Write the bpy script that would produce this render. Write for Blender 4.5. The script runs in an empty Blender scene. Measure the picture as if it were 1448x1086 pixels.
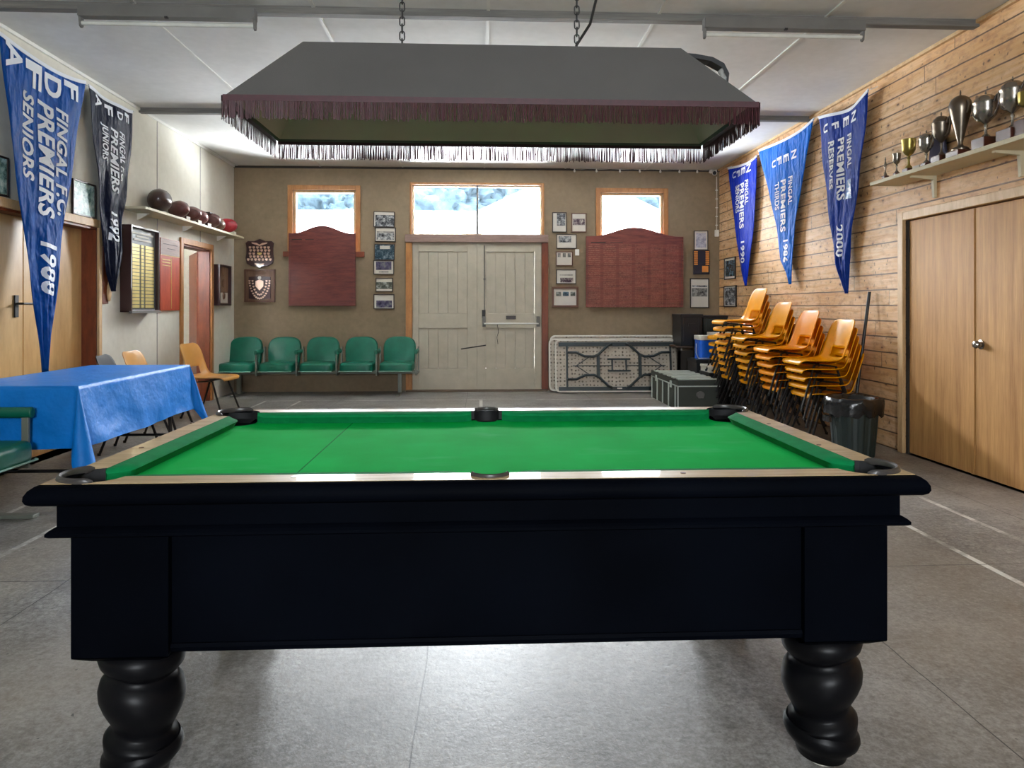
import bpy, bmesh, math, random
from mathutils import Vector, Matrix, noise as mn
random.seed(7)
PI = math.pi
sc = bpy.context.scene
C = sc.collection

# ------------------------------------------------------------------ camera, world, light, exposure
CAMH = 1.217; FPX = 965.33; YAW = math.radians(2.6); HZ = 435.0
cam_d = bpy.data.cameras.new('camera'); cam = bpy.data.objects.new('camera', cam_d); C.objects.link(cam)
cam.location = (0, 0, CAMH); cam.rotation_euler = (PI/2, 0, -YAW)
cam_d.sensor_width = 36; cam_d.lens = 24; cam_d.shift_y = -(543-HZ)/1448; cam_d.clip_start = .05; cam_d.clip_end = 500
sc.camera = cam
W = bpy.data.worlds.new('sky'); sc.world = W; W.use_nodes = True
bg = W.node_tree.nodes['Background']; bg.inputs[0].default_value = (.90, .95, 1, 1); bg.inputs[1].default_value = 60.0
# overcast sky; brighter glow below the horizon added to light the ceiling
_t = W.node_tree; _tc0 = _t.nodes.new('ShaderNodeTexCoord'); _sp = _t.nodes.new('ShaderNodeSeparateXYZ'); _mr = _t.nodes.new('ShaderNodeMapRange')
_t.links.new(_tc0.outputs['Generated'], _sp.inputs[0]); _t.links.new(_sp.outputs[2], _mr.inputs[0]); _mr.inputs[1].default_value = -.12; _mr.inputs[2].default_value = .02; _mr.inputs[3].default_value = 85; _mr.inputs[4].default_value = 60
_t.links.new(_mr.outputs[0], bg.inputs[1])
vs = sc.view_settings; vs.view_transform = 'Standard'; vs.look = 'None'; vs.gamma = 1; vs.use_curve_mapping = False
vs.exposure = 0.95
sc.cycles.max_bounces = 10; sc.cycles.diffuse_bounces = 6; sc.cycles.transparent_max_bounces = 12
sc.cycles.sample_clamp_indirect = 8; sc.cycles.caustics_reflective = False; sc.cycles.caustics_refractive = False

def lamp(name, kind, loc, rot, energy, size=None, color=(1, 1, 1), portal=False):
    l = bpy.data.lights.new(name, kind); l.energy = energy; l.color = color
    if size: l.shape = 'RECTANGLE'; l.size, l.size_y = size
    o = bpy.data.objects.new(name, l); C.objects.link(o); o.location = loc; o.rotation_euler = rot
    if portal: l.cycles.is_portal = True
    return o

# ------------------------------------------------------------------ helpers
class MB:
    def __init__(s): s.v = []; s.f = []; s.m = []; s.mi = 0
    def add(s, vs_, fs, M=None):
        b = len(s.v)
        for p in vs_:
            p = Vector(p)
            s.v.append(M @ p if M else p)
        for f in fs: s.f.append([b+i for i in f]); s.m.append(s.mi)
        return s
    def box(s, x0, y0, z0, x1, y1, z1, M=None):
        v = [(x0,y0,z0),(x1,y0,z0),(x1,y1,z0),(x0,y1,z0),(x0,y0,z1),(x1,y0,z1),(x1,y1,z1),(x0,y1,z1)]
        return s.add(v, [(0,3,2,1),(4,5,6,7),(0,1,5,4),(1,2,6,5),(2,3,7,6),(3,0,4,7)], M)
    def cbox(s, c, d, M=None):
        return s.box(c[0]-d[0]/2, c[1]-d[1]/2, c[2]-d[2]/2, c[0]+d[0]/2, c[1]+d[1]/2, c[2]+d[2]/2, M)
    def tube(s, pts, r, n=10, closed=False, M=None, flat=None):
        pts = [Vector(p) for p in pts]; N = len(pts); rings = []
        up = None
        for i, p in enumerate(pts):
            if closed: t = (pts[(i+1) % N]-pts[i-1])
            else: t = pts[min(i+1, N-1)]-pts[max(i-1, 0)]
            t.normalize()
            if up is None:
                a = Vector((0, 0, 1)) if abs(t.z) < .9 else Vector((1, 0, 0))
                up = (a - t*a.dot(t)).normalized()
            else: up = (up - t*up.dot(t)).normalized()
            sd = t.cross(up)
            rr = r[i] if isinstance(r, (list, tuple)) else r
            k2 = flat or 1
            rings.append([p + up*math.cos(2*PI*k/n)*rr + sd*math.sin(2*PI*k/n)*rr*k2 for k in range(n)])
        v = [q for R_ in rings for q in R_]; f = []
        for i in range(N if closed else N-1):
            j = (i+1) % N
            for k in range(n): f.append((i*n+k, i*n+(k+1) % n, j*n+(k+1) % n, j*n+k))
        if not closed: f += [tuple(range(n))[::-1], tuple((N-1)*n+k for k in range(n))]
        return s.add(v, f, M)
    def lathe(s, prof, n=32, M=None, tilt=None):
        v = []; f = []
        for (r, z) in prof:
            for k in range(n):
                a = 2*PI*k/n; dz = tilt(a, z, r) if tilt else 0
                v.append((r*math.cos(a), r*math.sin(a), z+dz))
        for i in range(len(prof)-1):
            for k in range(n): f.append((i*n+k, i*n+(k+1) % n, (i+1)*n+(k+1) % n, (i+1)*n+k))
        f += [tuple(range(n))[::-1], tuple((len(prof)-1)*n+k for k in range(n))]
        return s.add(v, f, M)
    def prism(s, poly, a, b, axis='y', M=None):      # polygon in the two other axes, extruded a..b
        n = len(poly)
        def P(p, t): return {'y': (p[0], t, p[1]), 'z': (p[0], p[1], t), 'x': (t, p[0], p[1])}[axis]
        v = [P(p, a) for p in poly]+[P(p, b) for p in poly]
        f = [tuple(range(n)), tuple(range(2*n-1, n-1, -1))]+[(i, i+n, (i+1) % n+n, (i+1) % n) for i in range(n)]
        return s.add(v, f, M)
    def grid(s, rows, M=None, skip=None, closed=False):
        nr, nc = len(rows), len(rows[0]); v = [p for r in rows for p in r]; f = []
        for i in range(nr-1):
            for j in range(nc if closed else nc-1):
                if skip and skip(i, j): continue
                j2 = (j+1) % nc
                f.append((i*nc+j, i*nc+j2, (i+1)*nc+j2, (i+1)*nc+j))
        return s.add(v, f, M)
    def build(s, name, mat, parent=None, smooth=False, bevel=0, solid=0, loc=None, rz=0, sub=0, soff=0, fix=True):
        me = bpy.data.meshes.new(name); me.from_pydata(s.v, [], s.f)
        for m in (mat if isinstance(mat, (list, tuple)) else [mat]): me.materials.append(m)
        for p, mi in zip(me.polygons, s.m): p.material_index = mi
        if fix:
            bm = bmesh.new(); bm.from_mesh(me); bmesh.ops.recalc_face_normals(bm, faces=bm.faces); bm.to_mesh(me); bm.free()
        me.update()
        o = bpy.data.objects.new(name, me); C.objects.link(o)
        if parent: o.parent = parent
        if loc: o.location = loc
        if rz: o.rotation_euler = (0, 0, rz)
        if solid:
            q = o.modifiers.new('s', 'SOLIDIFY'); q.thickness = solid; q.offset = soff
        if bevel:
            q = o.modifiers.new('b', 'BEVEL'); q.width = bevel; q.segments = 2; q.limit_method = 'ANGLE'; q.angle_limit = .6
        if sub:
            q = o.modifiers.new('u', 'SUBSURF'); q.levels = sub; q.render_levels = sub
        if smooth:
            for p in me.polygons: p.use_smooth = True
            if smooth != 2: me.set_sharp_from_angle(angle=math.radians(42))
        return o

def bake(o):
    dg = bpy.context.evaluated_depsgraph_get(); dg.update()
    me = bpy.data.meshes.new_from_object(o.evaluated_get(dg)); o.modifiers.clear(); o.data = me
    return o
def cut(o, cutters):
    for c in cutters:
        q = o.modifiers.new('c', 'BOOLEAN'); q.operation = 'DIFFERENCE'; q.object = c; q.solver = 'EXACT'
    bake(o)
    for c in cutters: bpy.data.objects.remove(c)
    return o
def tag(o, label=None, cat=None, group=None, kind=None):
    for k, v in (('label', label), ('category', cat), ('group', group), ('kind', kind)):
        if v: o[k] = v
    return o
def thing(name, label, cat, loc=(0, 0, 0), rz=0, group=None, kind=None):
    o = bpy.data.objects.new(name, None); o.empty_display_size = .1; C.objects.link(o)
    o.location = loc; o.rotation_euler = (0, 0, rz)
    return tag(o, label, cat, group, kind)
def dup(root, loc, rz=None, label=None, group=None):
    r = root.copy(); C.objects.link(r); r.location = loc
    if rz is not None: r.rotation_euler = (0, 0, rz)
    if label: r['label'] = label
    if group: r['group'] = group
    for ch in list(root.children):
        c = ch.copy(); C.objects.link(c); c.parent = r
        for g in list(ch.children):
            d = g.copy(); C.objects.link(d); d.parent = c
    return r

# pixel of the photo -> ray of the camera
RV = Vector((math.cos(YAW), -math.sin(YAW), 0)); FV = Vector((math.sin(YAW), math.cos(YAW), 0))
def ray(px, py): return RV*((px-724)/FPX) + FV + Vector((0, 0, (HZ-py)/FPX))
class Wall:
    """a wall: O = left end as seen from the room, local x along it, local y into it, z up"""
    def __init__(s, A, B):
        s.O = Vector((A[0], A[1], 0)); d = Vector((B[0]-A[0], B[1]-A[1], 0)); s.L = d.length; s.U = d.normalized()
        s.N = Vector((s.U.y, -s.U.x, 0)); s.rz = math.atan2(s.U.y, s.U.x)      # N points into the room
    def at(s, px, py, off=0):
        d = ray(px, py); O = s.O + s.N*off
        t = (O - Vector((0, 0, 0))).dot(s.N)/d.dot(s.N)
        p = d*t
        return (p - O).dot(s.U), p.z + CAMH
    def world(s, u, z=0, off=0): return s.O + s.U*u + s.N*off + Vector((0, 0, z))
    def rect(s, x0, y0, x1, y1, off=0):
        xc = (x0+x1)/2; yc = (y0+y1)/2
        u0 = s.at(x0, yc, off)[0]; u1 = s.at(x1, yc, off)[0]; z1 = s.at(xc, y0, off)[1]; z0 = s.at(xc, y1, off)[1]
        return u0, z0, u1, z1
def floorpt(px, py, z=0):
    d = ray(px, py); t = (z-CAMH)/d.z; return d*t
BK = Wall((-3.56, 10.02), (3.54, 10.0))
LF = Wall((-3.37, -3.2), (-3.56, 10.02)) if False else Wall((-3.315, -3.2), (-3.56, 10.02))
RT = Wall((3.54, 10.0), (3.56, -3.2))
H = 3.27

# ------------------------------------------------------------------ materials
def srgb(r, g, b):
    f = lambda c: (c/255/12.92) if c/255 <= .04045 else ((c/255+.055)/1.055)**2.4
    return (f(r), f(g), f(b), 1)
class NT:
    def __init__(s, name):
        s.m = bpy.data.materials.new(name); s.m.use_nodes = True; s.t = s.m.node_tree; s.n = s.t.nodes; s.l = s.t.links
        s.b = s.n['Principled BSDF']
    def new(s, ty, **kw):
        x = s.n.new(ty)
        for k, v in kw.items(): setattr(x, k, v)
        return x
    def link(s, a, b): s.l.new(a, b)
    def coord(s, scale=(1, 1, 1), loc=(0, 0, 0), kind='Object'):
        c = s.new('ShaderNodeTexCoord'); m = s.new('ShaderNodeMapping'); m.inputs['Scale'].default_value = scale; m.inputs['Location'].default_value = loc
        s.link(c.outputs[kind], m.inputs[0]); return m.outputs[0]
    def noise(s, vec, scale=5, detail=4, rough=.55):
        x = s.new('ShaderNodeTexNoise'); x.inputs['Scale'].default_value = scale; x.inputs['Detail'].default_value = detail; x.inputs['Roughness'].default_value = rough
        s.link(vec, x.inputs['Vector']); return x.outputs[0]
    def ramp(s, fac, stops, interp='LINEAR'):
        x = s.new('ShaderNodeValToRGB'); cr = x.color_ramp; cr.interpolation = interp
        while len(cr.elements) < len(stops): cr.elements.new(.5)
        for e, (p, c) in zip(cr.elements, stops): e.position = p; e.color = c if len(c) == 4 else (*c, 1)
        s.link(fac, x.inputs[0]); return x.outputs[0]
    def math(s, op, a, b=None, c=None):
        x = s.new('ShaderNodeMath', operation=op)
        for i, q in enumerate((a, b, c)):
            if q is None: continue
            if isinstance(q, (int, float)): x.inputs[i].default_value = q
            else: s.link(q, x.inputs[i])
        return x.outputs[0]
    def mix(s, fac, a, b, mode='MIX'):
        x = s.new('ShaderNodeMix', data_type='RGBA', blend_type=mode)
        for i, q in ((0, fac), (6, a), (7, b)):
            if isinstance(q, (int, float)): x.inputs[i].default_value = q
            elif isinstance(q, tuple): x.inputs[i].default_value = q
            else: s.link(q, x.inputs[i])
        return x.outputs[2]
    def bump(s, h, strength=.3, dist=.01):
        x = s.new('ShaderNodeBump'); x.inputs['Strength'].default_value = strength; x.inputs['Distance'].default_value = dist
        s.link(h, x.inputs['Height']); s.link(x.outputs[0], s.b.inputs['Normal'])
    def base(s, c):
        if isinstance(c, tuple): s.b.inputs['Base Color'].default_value = c
        else: s.link(c, s.b.inputs['Base Color'])
    def fin(s, rough=.5, metal=0, spec=.5, coat=0, sheen=0):
        i = s.b.inputs; i['Roughness'].default_value = rough; i['Metallic'].default_value = metal; i['Specular IOR Level'].default_value = spec
        i['Coat Weight'].default_value = coat; i['Sheen Weight'].default_value = 0
        return s.m
def sc_(c, k): return (min(c[0]*k, 1), min(c[1]*k, 1), min(c[2]*k, 1), 1)
def mat(name, c, rough=.5, metal=0, var=.12, scale=6, bump=0, bscale=60, spec=.5, coat=0, sheen=0, stretch=(1, 1, 1)):
    t = NT(name); v = t.coord(stretch)
    n = t.noise(v, scale)
    t.base(t.ramp(n, [(.3, sc_(c, 1-var)), (.7, sc_(c, 1+var))]))
    if bump:
        t.bump(t.noise(v, bscale, 3), bump)
    return t.fin(rough, metal, spec, coat, sheen)
def wood(name, c1, c2, rough=.4, stretch=(1, 1, 14), scale=3, coat=0, bump=.08, spec=.5):
    t = NT(name); v = t.coord(stretch)
    a = t.noise(v, scale, 6, .6); b = t.noise(v, scale*6, 3, .6)
    f = t.math('ADD', t.math('MULTIPLY', a, .7), t.math('MULTIPLY', b, .3))
    t.base(t.ramp(f, [(.35, c1), (.65, c2)]))
    t.bump(f, bump)
    return t.fin(rough, 0, spec, coat)

M = {}
# floor: worn grey sheets with joints and worn white court lines
def floor_mat():
    t = NT('grey_floor'); v = t.coord()
    n1 = t.noise(v, 1.1, 6, .6); n2 = t.noise(v, 34, 5, .7); n3 = t.noise(t.coord((1, 1, 1), (7, 3, 0)), 4, 5, .65); n4 = t.noise(t.coord((1, 1, 1), (2, 9, 0)), 80, 3, .8)
    f = t.math('ADD', t.math('ADD', t.math('MULTIPLY', n1, .26), t.math('MULTIPLY', n2, .3)), t.math('ADD', t.math('MULTIPLY', n3, .18), t.math('MULTIPLY', n4, .26)))
    col = t.ramp(f, [(.41, srgb(82, 80, 77)), (.485, srgb(118, 116, 112)), (.57, srgb(156, 154, 150))])
    warm = t.noise(t.coord((1, 1, 1), (1, 5, 2)), .5, 3)
    col = t.mix(t.ramp(warm, [(.45, (0, 0, 0)), (.7, (.5, .5, .5))]), col, srgb(140, 128, 112), 'MIX')
    s = t.new('ShaderNodeSeparateXYZ'); t.link(v, s.inputs[0]); X, Y = s.outputs[0], s.outputs[1]
    def band(axis, c, w): return t.math('LESS_THAN', t.math('ABSOLUTE', t.math('SUBTRACT', axis, c)), w)
    def rng(axis, a, b): return t.math('MULTIPLY', t.math('GREATER_THAN', axis, a), t.math('LESS_THAN', axis, b))
    lines = None
    parts = []
    for c in (-2.8, -2.35, 2.38, 2.82): parts.append(t.math('MULTIPLY', band(X, c, .017), rng(Y, -2, 9.05)))
    for c in (8.33, 9.03): parts.append(t.math('MULTIPLY', band(Y, c, .018), rng(X, -2.8, 2.82)))
    parts.append(t.math('MULTIPLY', band(X, .0, .02), rng(Y, 5, 9.03)))
    for p in parts: lines = p if lines is None else t.math('MAXIMUM', lines, p)
    wear = t.ramp(t.noise(t.coord((1, 1, 1), (3, 3, 3)), 3.2, 6, .7), [(.42, (.12, .12, .12)), (.56, (.85, .85, .85))])
    col = t.mix(t.math('MULTIPLY', lines, wear), col, srgb(222, 222, 216))
    j = None
    wob = t.math('MULTIPLY', t.math('SUBTRACT', t.noise(v, 2.5, 2), .5), .02)
    Xw = t.math('ADD', X, wob); Yw = t.math('ADD', Y, wob)
    for c in (-3.49, -1.84, -.19, 1.46, 3.11): b = band(Xw, c, .0022); j = b if j is None else t.math('MAXIMUM', j, b)
    for c in (-.5, 3.13, 6.8): j = t.math('MAXIMUM', j, band(Yw, c, .003))
    col = t.mix(j, col, srgb(58, 57, 55))
    sp = t.ramp(t.noise(t.coord((1, 1, 1), (11, 2, 0)), 26, 2), [(.245, (1, 1, 1)), (.26, (0, 0, 0))])
    col = t.mix(t.math('MULTIPLY', sp, .8), col, srgb(50, 48, 46))
    t.base(col); t.bump(t.math('SUBTRACT', f, j), .5, .006)
    return t.fin(.4, 0, .45)
M['floor'] = floor_mat()
def plaster(name, c, c2, bump=.15):
    t = NT(name); v = t.coord()
    n = t.noise(v, 1.2, 6, .65); n2 = t.noise(v, 14, 4)
    f = t.math('ADD', t.math('MULTIPLY', n, .65), t.math('MULTIPLY', n2, .35))
    t.base(t.ramp(f, [(.35, c), (.65, c2)])); t.bump(t.noise(v, 45, 4), bump, .004)
    return t.fin(.75, 0, .3)
M['back'] = plaster('tan_render', srgb(124, 108, 86), srgb(144, 127, 103))
M['left'] = plaster('off_white_paint', srgb(206, 202, 188), srgb(222, 219, 206), .06)
M['ceil'] = plaster('white_ceiling_paint', srgb(216, 216, 212), srgb(230, 230, 227), .05)
M['batten'] = mat('white_batten', srgb(225, 225, 218), .6, var=.05)
M['beam'] = wood('grey_beam', srgb(92, 90, 86), srgb(122, 119, 114), .7, (.6, 12, 12), 3)
def csep(t, vor):
    s = t.new('ShaderNodeSeparateColor'); t.link(vor.outputs['Color'], s.inputs[0]); return s.outputs[0]
def plank_mat():
    t = NT('knotty_planks'); c = t.new('ShaderNodeTexCoord'); s = t.new('ShaderNodeSeparateXYZ'); t.link(c.outputs['Object'], s.inputs[0])
    X, Z = s.outputs[0], s.outputs[2]; PH = .137
    wob = t.math('MULTIPLY', t.math('SUBTRACT', t.noise(t.coord((.8, .8, .8)), 3, 2), .5), .010)
    zz = t.math('DIVIDE', t.math('ADD', Z, wob), PH); k = t.math('FLOOR', zz); fr = t.math('SUBTRACT', zz, k)
    gap = t.math('MAXIMUM', t.math('LESS_THAN', fr, .07), t.math('GREATER_THAN', fr, .985))
    # butt joints at a different place in each board
    wn = t.new('ShaderNodeTexWhiteNoise', noise_dimensions='1D'); t.link(k, wn.inputs['W'])
    xx = t.math('DIVIDE', t.math('ADD', X, t.math('MULTIPLY', wn.outputs[0], 3.1)), 2.9); kx = t.math('FLOOR', xx); fx = t.math('SUBTRACT', xx, kx)
    joint = t.math('LESS_THAN', fx, .0022)
    cm = t.new('ShaderNodeCombineXYZ'); t.link(t.math('ADD', t.math('MULTIPLY', k, 3.37), X), cm.inputs[0]); t.link(t.math('MULTIPLY', kx, 5.1), cm.inputs[1]); t.link(Z, cm.inputs[2])
    mp = t.new('ShaderNodeMapping'); mp.inputs['Scale'].default_value = (1.2, 1, 16); t.link(cm.outputs[0], mp.inputs[0])
    g = t.noise(mp.outputs[0], 2.2, 7, .62)
    mp2 = t.new('ShaderNodeMapping'); mp2.inputs['Scale'].default_value = (3.2, 1, 6); t.link(cm.outputs[0], mp2.inputs[0])
    vor = t.new('ShaderNodeTexVoronoi'); vor.inputs['Scale'].default_value = 2.4; t.link(mp2.outputs[0], vor.inputs['Vector'])
    knot = t.ramp(vor.outputs['Distance'], [(.08, (1, 1, 1)), (.18, (0, 0, 0))])
    knot = t.math('MULTIPLY', knot, t.math('GREATER_THAN', csep(t, vor), .58))
    halo = t.ramp(vor.outputs['Distance'], [(.1, (1, 1, 1)), (.42, (0, 0, 0))])
    mp3 = t.new('ShaderNodeMapping'); mp3.inputs['Scale'].default_value = (15, 1, 9); mp3.inputs['Rotation'].default_value = (0, .6, 0)
    wv = t.new('ShaderNodeTexNoise'); wv.inputs['Scale'].default_value = 9; t.link(cm.outputs[0], wv.inputs['Vector'])
    va = t.new('ShaderNodeVectorMath', operation='MULTIPLY_ADD'); t.link(wv.outputs['Color'], va.inputs[0]); va.inputs[1].default_value = (.09, .09, .09); t.link(cm.outputs[0], va.inputs[2]); t.link(va.outputs[0], mp3.inputs[0])
    v2 = t.new('ShaderNodeTexVoronoi'); v2.inputs['Scale'].default_value = 1.6; t.link(mp3.outputs[0], v2.inputs['Vector'])
    msk = t.ramp(t.noise(mp2.outputs[0], 1.4, 2), [(.42, (0, 0, 0)), (.52, (1, 1, 1))])
    tick = t.math('MULTIPLY', t.ramp(v2.outputs['Distance'], [(.13, (1, 1, 1)), (.22, (0, 0, 0))]), t.math('MULTIPLY', msk, t.math('GREATER_THAN', csep(t, v2), .4)))
    wn2 = t.new('ShaderNodeTexWhiteNoise', noise_dimensions='2D'); cb = t.new('ShaderNodeCombineXYZ'); t.link(k, cb.inputs[0]); t.link(kx, cb.inputs[1]); t.link(cb.outputs[0], wn2.inputs['Vector'])
    col = t.ramp(g, [(.3, srgb(186, 134, 88)), (.44, srgb(222, 182, 136)), (.6, srgb(238, 208, 168)), (.75, srgb(206, 158, 112))])
    col = t.mix(t.math('MULTIPLY', wn2.outputs[0], .3), col, srgb(190, 136, 88))
    tone = t.ramp(t.noise(t.coord((1, 1, 1.6), (4, 0, 1)), .9, 3), [(.4, (0, 0, 0)), (.62, (.6, .6, .6))])
    col = t.mix(tone, col, srgb(202, 150, 88))
    pale = t.ramp(t.noise(mp2.outputs[0], 3.2, 5, .7), [(.5, (0, 0, 0)), (.66, (.55, .55, .55))])
    col = t.mix(pale, col, srgb(156, 112, 78))
    halo = t.math('MULTIPLY', halo, t.math('GREATER_THAN', csep(t, vor), .58))
    col = t.mix(t.math('MULTIPLY', halo, .35), col, srgb(150, 92, 48))
    col = t.mix(t.math('MULTIPLY', knot, .85), col, srgb(62, 34, 18))
    col = t.mix(t.math('MULTIPLY', tick, .75), col, srgb(70, 42, 26))
    dark = t.math('MAXIMUM', gap, joint)
    col = t.mix(t.math('MULTIPLY', dark, .85), col, srgb(52, 34, 22))
    t.base(col); t.bump(t.math('SUBTRACT', t.math('MULTIPLY', g, .3), dark), .7, .012)
    return t.fin(.55, 0, .35)
M['planks'] = plank_mat()
M['trim_o'] = wood('orange_trim', srgb(150, 96, 48), srgb(184, 128, 70), .45, (6, 6, 1.2), 4)
M['trim_p'] = wood('pine_trim', srgb(188, 150, 104), srgb(216, 182, 136), .5, (6, 6, 1.2), 4)
M['trim_r'] = wood('red_brown_trim', srgb(96, 44, 24), srgb(130, 64, 34), .45, (6, 6, 1.2), 4)
M['head'] = wood('mauve_rail', srgb(122, 98, 88), srgb(146, 120, 108), .6, (1, 6, 8), 4)
M['doorp'] = mat('old_cream_paint', srgb(176, 168, 150), .6, var=.07, scale=7, bump=.15, bscale=25)
M['gap'] = mat('dark_gap', srgb(50, 44, 38), .8)
M['ply'] = wood('yellow_plywood', srgb(196, 150, 92), srgb(222, 180, 120), .35, (3, 3, .6), 2.2)
M['plyr'] = wood('veneer_door', srgb(164, 116, 66), srgb(206, 158, 100), .55, (11, 11, .5), 2.4, spec=.3)
M['black_wood'] = mat('black_table_paint', (.0012, .0018, .0036, 1), .6, var=.3, scale=3, spec=.02)
M['leg'] = mat('black_leg_gloss', (.004, .004, .005, 1), .38, var=.3, scale=5, spec=.14)
M['rail'] = wood('oak_rail', srgb(166, 136, 94), srgb(206, 182, 140), .42, (1.2, 14, 14), 3, coat=.15, bump=.03)
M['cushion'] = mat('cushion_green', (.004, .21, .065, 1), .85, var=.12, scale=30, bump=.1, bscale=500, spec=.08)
def bed_mat():
    t = NT('green_cloth'); v = t.coord(); n = t.noise(v, 3, 5); s = t.new('ShaderNodeSeparateXYZ'); t.link(v, s.inputs[0])
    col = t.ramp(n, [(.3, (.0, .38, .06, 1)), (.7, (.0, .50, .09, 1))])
    ln = t.math('LESS_THAN', t.math('ABSOLUTE', t.math('ADD', s.outputs[0], .53)), .0022)
    ch = t.noise(t.coord((1.3, 3.5, 1), (1, 2, 0)), 2.2, 3); chalk = t.ramp(ch, [(.60, (0, 0, 0)), (.72, (.25, .25, .25))])
    col = t.mix(chalk, col, (.08, .55, .2, 1)); col = t.mix(t.math('MULTIPLY', ln, .8), col, (.0, .12, .03, 1))
    t.base(col); t.bump(t.noise(v, 400, 2), .1, .001); return t.fin(.9, 0, .04)
M['bed'] = bed_mat()
M['rubber'] = mat('pocket_rubber', srgb(62, 58, 56), .35, var=.15)
M['hole'] = mat('pocket_dark', (.003, .003, .004, 1), .7)
M['ivory'] = mat('ivory', srgb(215, 212, 200), .3)
M['shade'] = mat('charcoal_canvas', srgb(84, 82, 80), .85, var=.06, scale=3, bump=.2, bscale=300, spec=.2)
M['fringe'] = mat('maroon_thread', srgb(58, 20, 28), .6, var=.3, scale=60)
M['iron'] = mat('dark_iron', srgb(46, 45, 44), .45, .6)
M['blackp'] = mat('black_plastic', srgb(24, 25, 28), .4)
M['bag'] = mat('black_bag_film', srgb(16, 17, 20), .2, spec=.7, bump=.6, bscale=25)
M['greyh'] = mat('grey_enamel', srgb(104, 102, 98), .6)
M['tube'] = mat('fluorescent_glass', srgb(205, 205, 198), .25)
M['white'] = mat('white_paint', srgb(222, 220, 212), .5, var=.05)
M['shelf'] = mat('cream_shelf', srgb(205, 196, 166), .55, var=.06)
M['cable'] = mat('white_cable', srgb(205, 198, 186), .5)
def cloth_mat(name, c, rough=.45, var=.08):
    t = NT(name); n = t.noise(t.coord(), 4); t.base(t.ramp(n, [(.3, sc_(c, .92)), (.7, sc_(c, 1.08))]))
    a = t.noise(t.coord((4.5, 4.5, 1.0)), 2.2, 2, .5); b = t.noise(t.coord((5, 5, 3), (3, 1, 2)), 2.5, 2)
    t.bump(t.math('ADD', a, t.math('MULTIPLY', b, .6)), .8, .07)
    return t.fin(.55, 0, .1)
M['pen_a'] = cloth_mat('mid_blue_satin', srgb(2, 68, 140), .4)
M['pen_b'] = cloth_mat('navy_satin', srgb(14, 20, 42), .4)
M['pen_c'] = cloth_mat('royal_blue_satin', srgb(10, 48, 176), .4)
M['pen_d'] = cloth_mat('bright_blue_satin', srgb(4, 96, 190), .4)
M['pen_e'] = cloth_mat('deep_blue_satin', srgb(8, 46, 130), .4)
M['letter'] = mat('white_letters', srgb(226, 230, 236), .6, var=.04)
M['tcloth'] = mat('blue_plastic_cloth', srgb(2, 118, 208), .5, var=.07, scale=5, bump=1, bscale=9, spec=.3)
M['seat'] = mat('teal_vinyl', srgb(4, 100, 78), .42, var=.14, scale=7, bump=.1, bscale=40)
M['seatp'] = mat('pale_piping', srgb(140, 178, 162), .5)
M['seatf'] = mat('grey_green_steel', srgb(118, 122, 112), .45, .2)
M['orange'] = mat('orange_shell', srgb(228, 154, 0), .36, var=.1, scale=4, spec=.25)
M['orange2'] = mat('deep_orange_shell', srgb(230, 142, 0), .36, var=.1, scale=4, spec=.25)
M['tan'] = mat('tan_shell', srgb(212, 156, 82), .3, var=.08, scale=4, coat=.2)
M['black_shell'] = mat('grey_shell', srgb(34, 33, 33), .6, spec=.2)
M['legb'] = mat('black_tube', srgb(28, 26, 26), .35, .3)
M['poly'] = mat('white_polyethylene', srgb(212, 208, 196), .5, var=.04)
def dimple_mat():
    t = NT('dimpled_underside'); v = t.coord((1, 0, 1)); x = t.new('ShaderNodeTexVoronoi'); x.inputs['Scale'].default_value = 19; x.inputs['Randomness'].default_value = .25; t.link(v, x.inputs['Vector'])
    d = t.ramp(x.outputs['Distance'], [(.18, (1, 1, 1)), (.3, (0, 0, 0))])
    t.base(t.mix(t.math('MULTIPLY', d, .75), srgb(186, 176, 160), srgb(70, 62, 54))); t.bump(t.math('SUBTRACT', 1, d), .6, .01)
    return t.fin(.55)
M['dimple'] = dimple_mat()
M['tframe'] = mat('dark_green_grey_steel', srgb(52, 60, 62), .4, .4)
M['trunk'] = mat('olive_trunk_paint', srgb(56, 61, 53), .5, var=.1, scale=5, bump=.1, bscale=80)
M['trunkl'] = mat('pale_trunk_metal', srgb(196, 204, 196), .45, .1)  # paler than the trunk body; ribs, lid edge and latches
M['silver'] = mat('tarnished_silver', srgb(150, 143, 134), .25, .9, var=.2, scale=10)
M['pewter'] = mat('dark_pewter', srgb(112, 102, 90), .32, .85, var=.25, scale=8)
M['gold'] = mat('gold_plate', srgb(232, 212, 140), .35, .35, var=.12)
M['brass'] = mat('dull_brass', srgb(152, 136, 74), .28, .85, var=.2, scale=9)
M['plinth'] = mat('brown_plinth', srgb(74, 34, 22), .35, coat=.3)
M['plinthl'] = mat('pale_plinth', srgb(176, 140, 116), .5)
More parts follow.
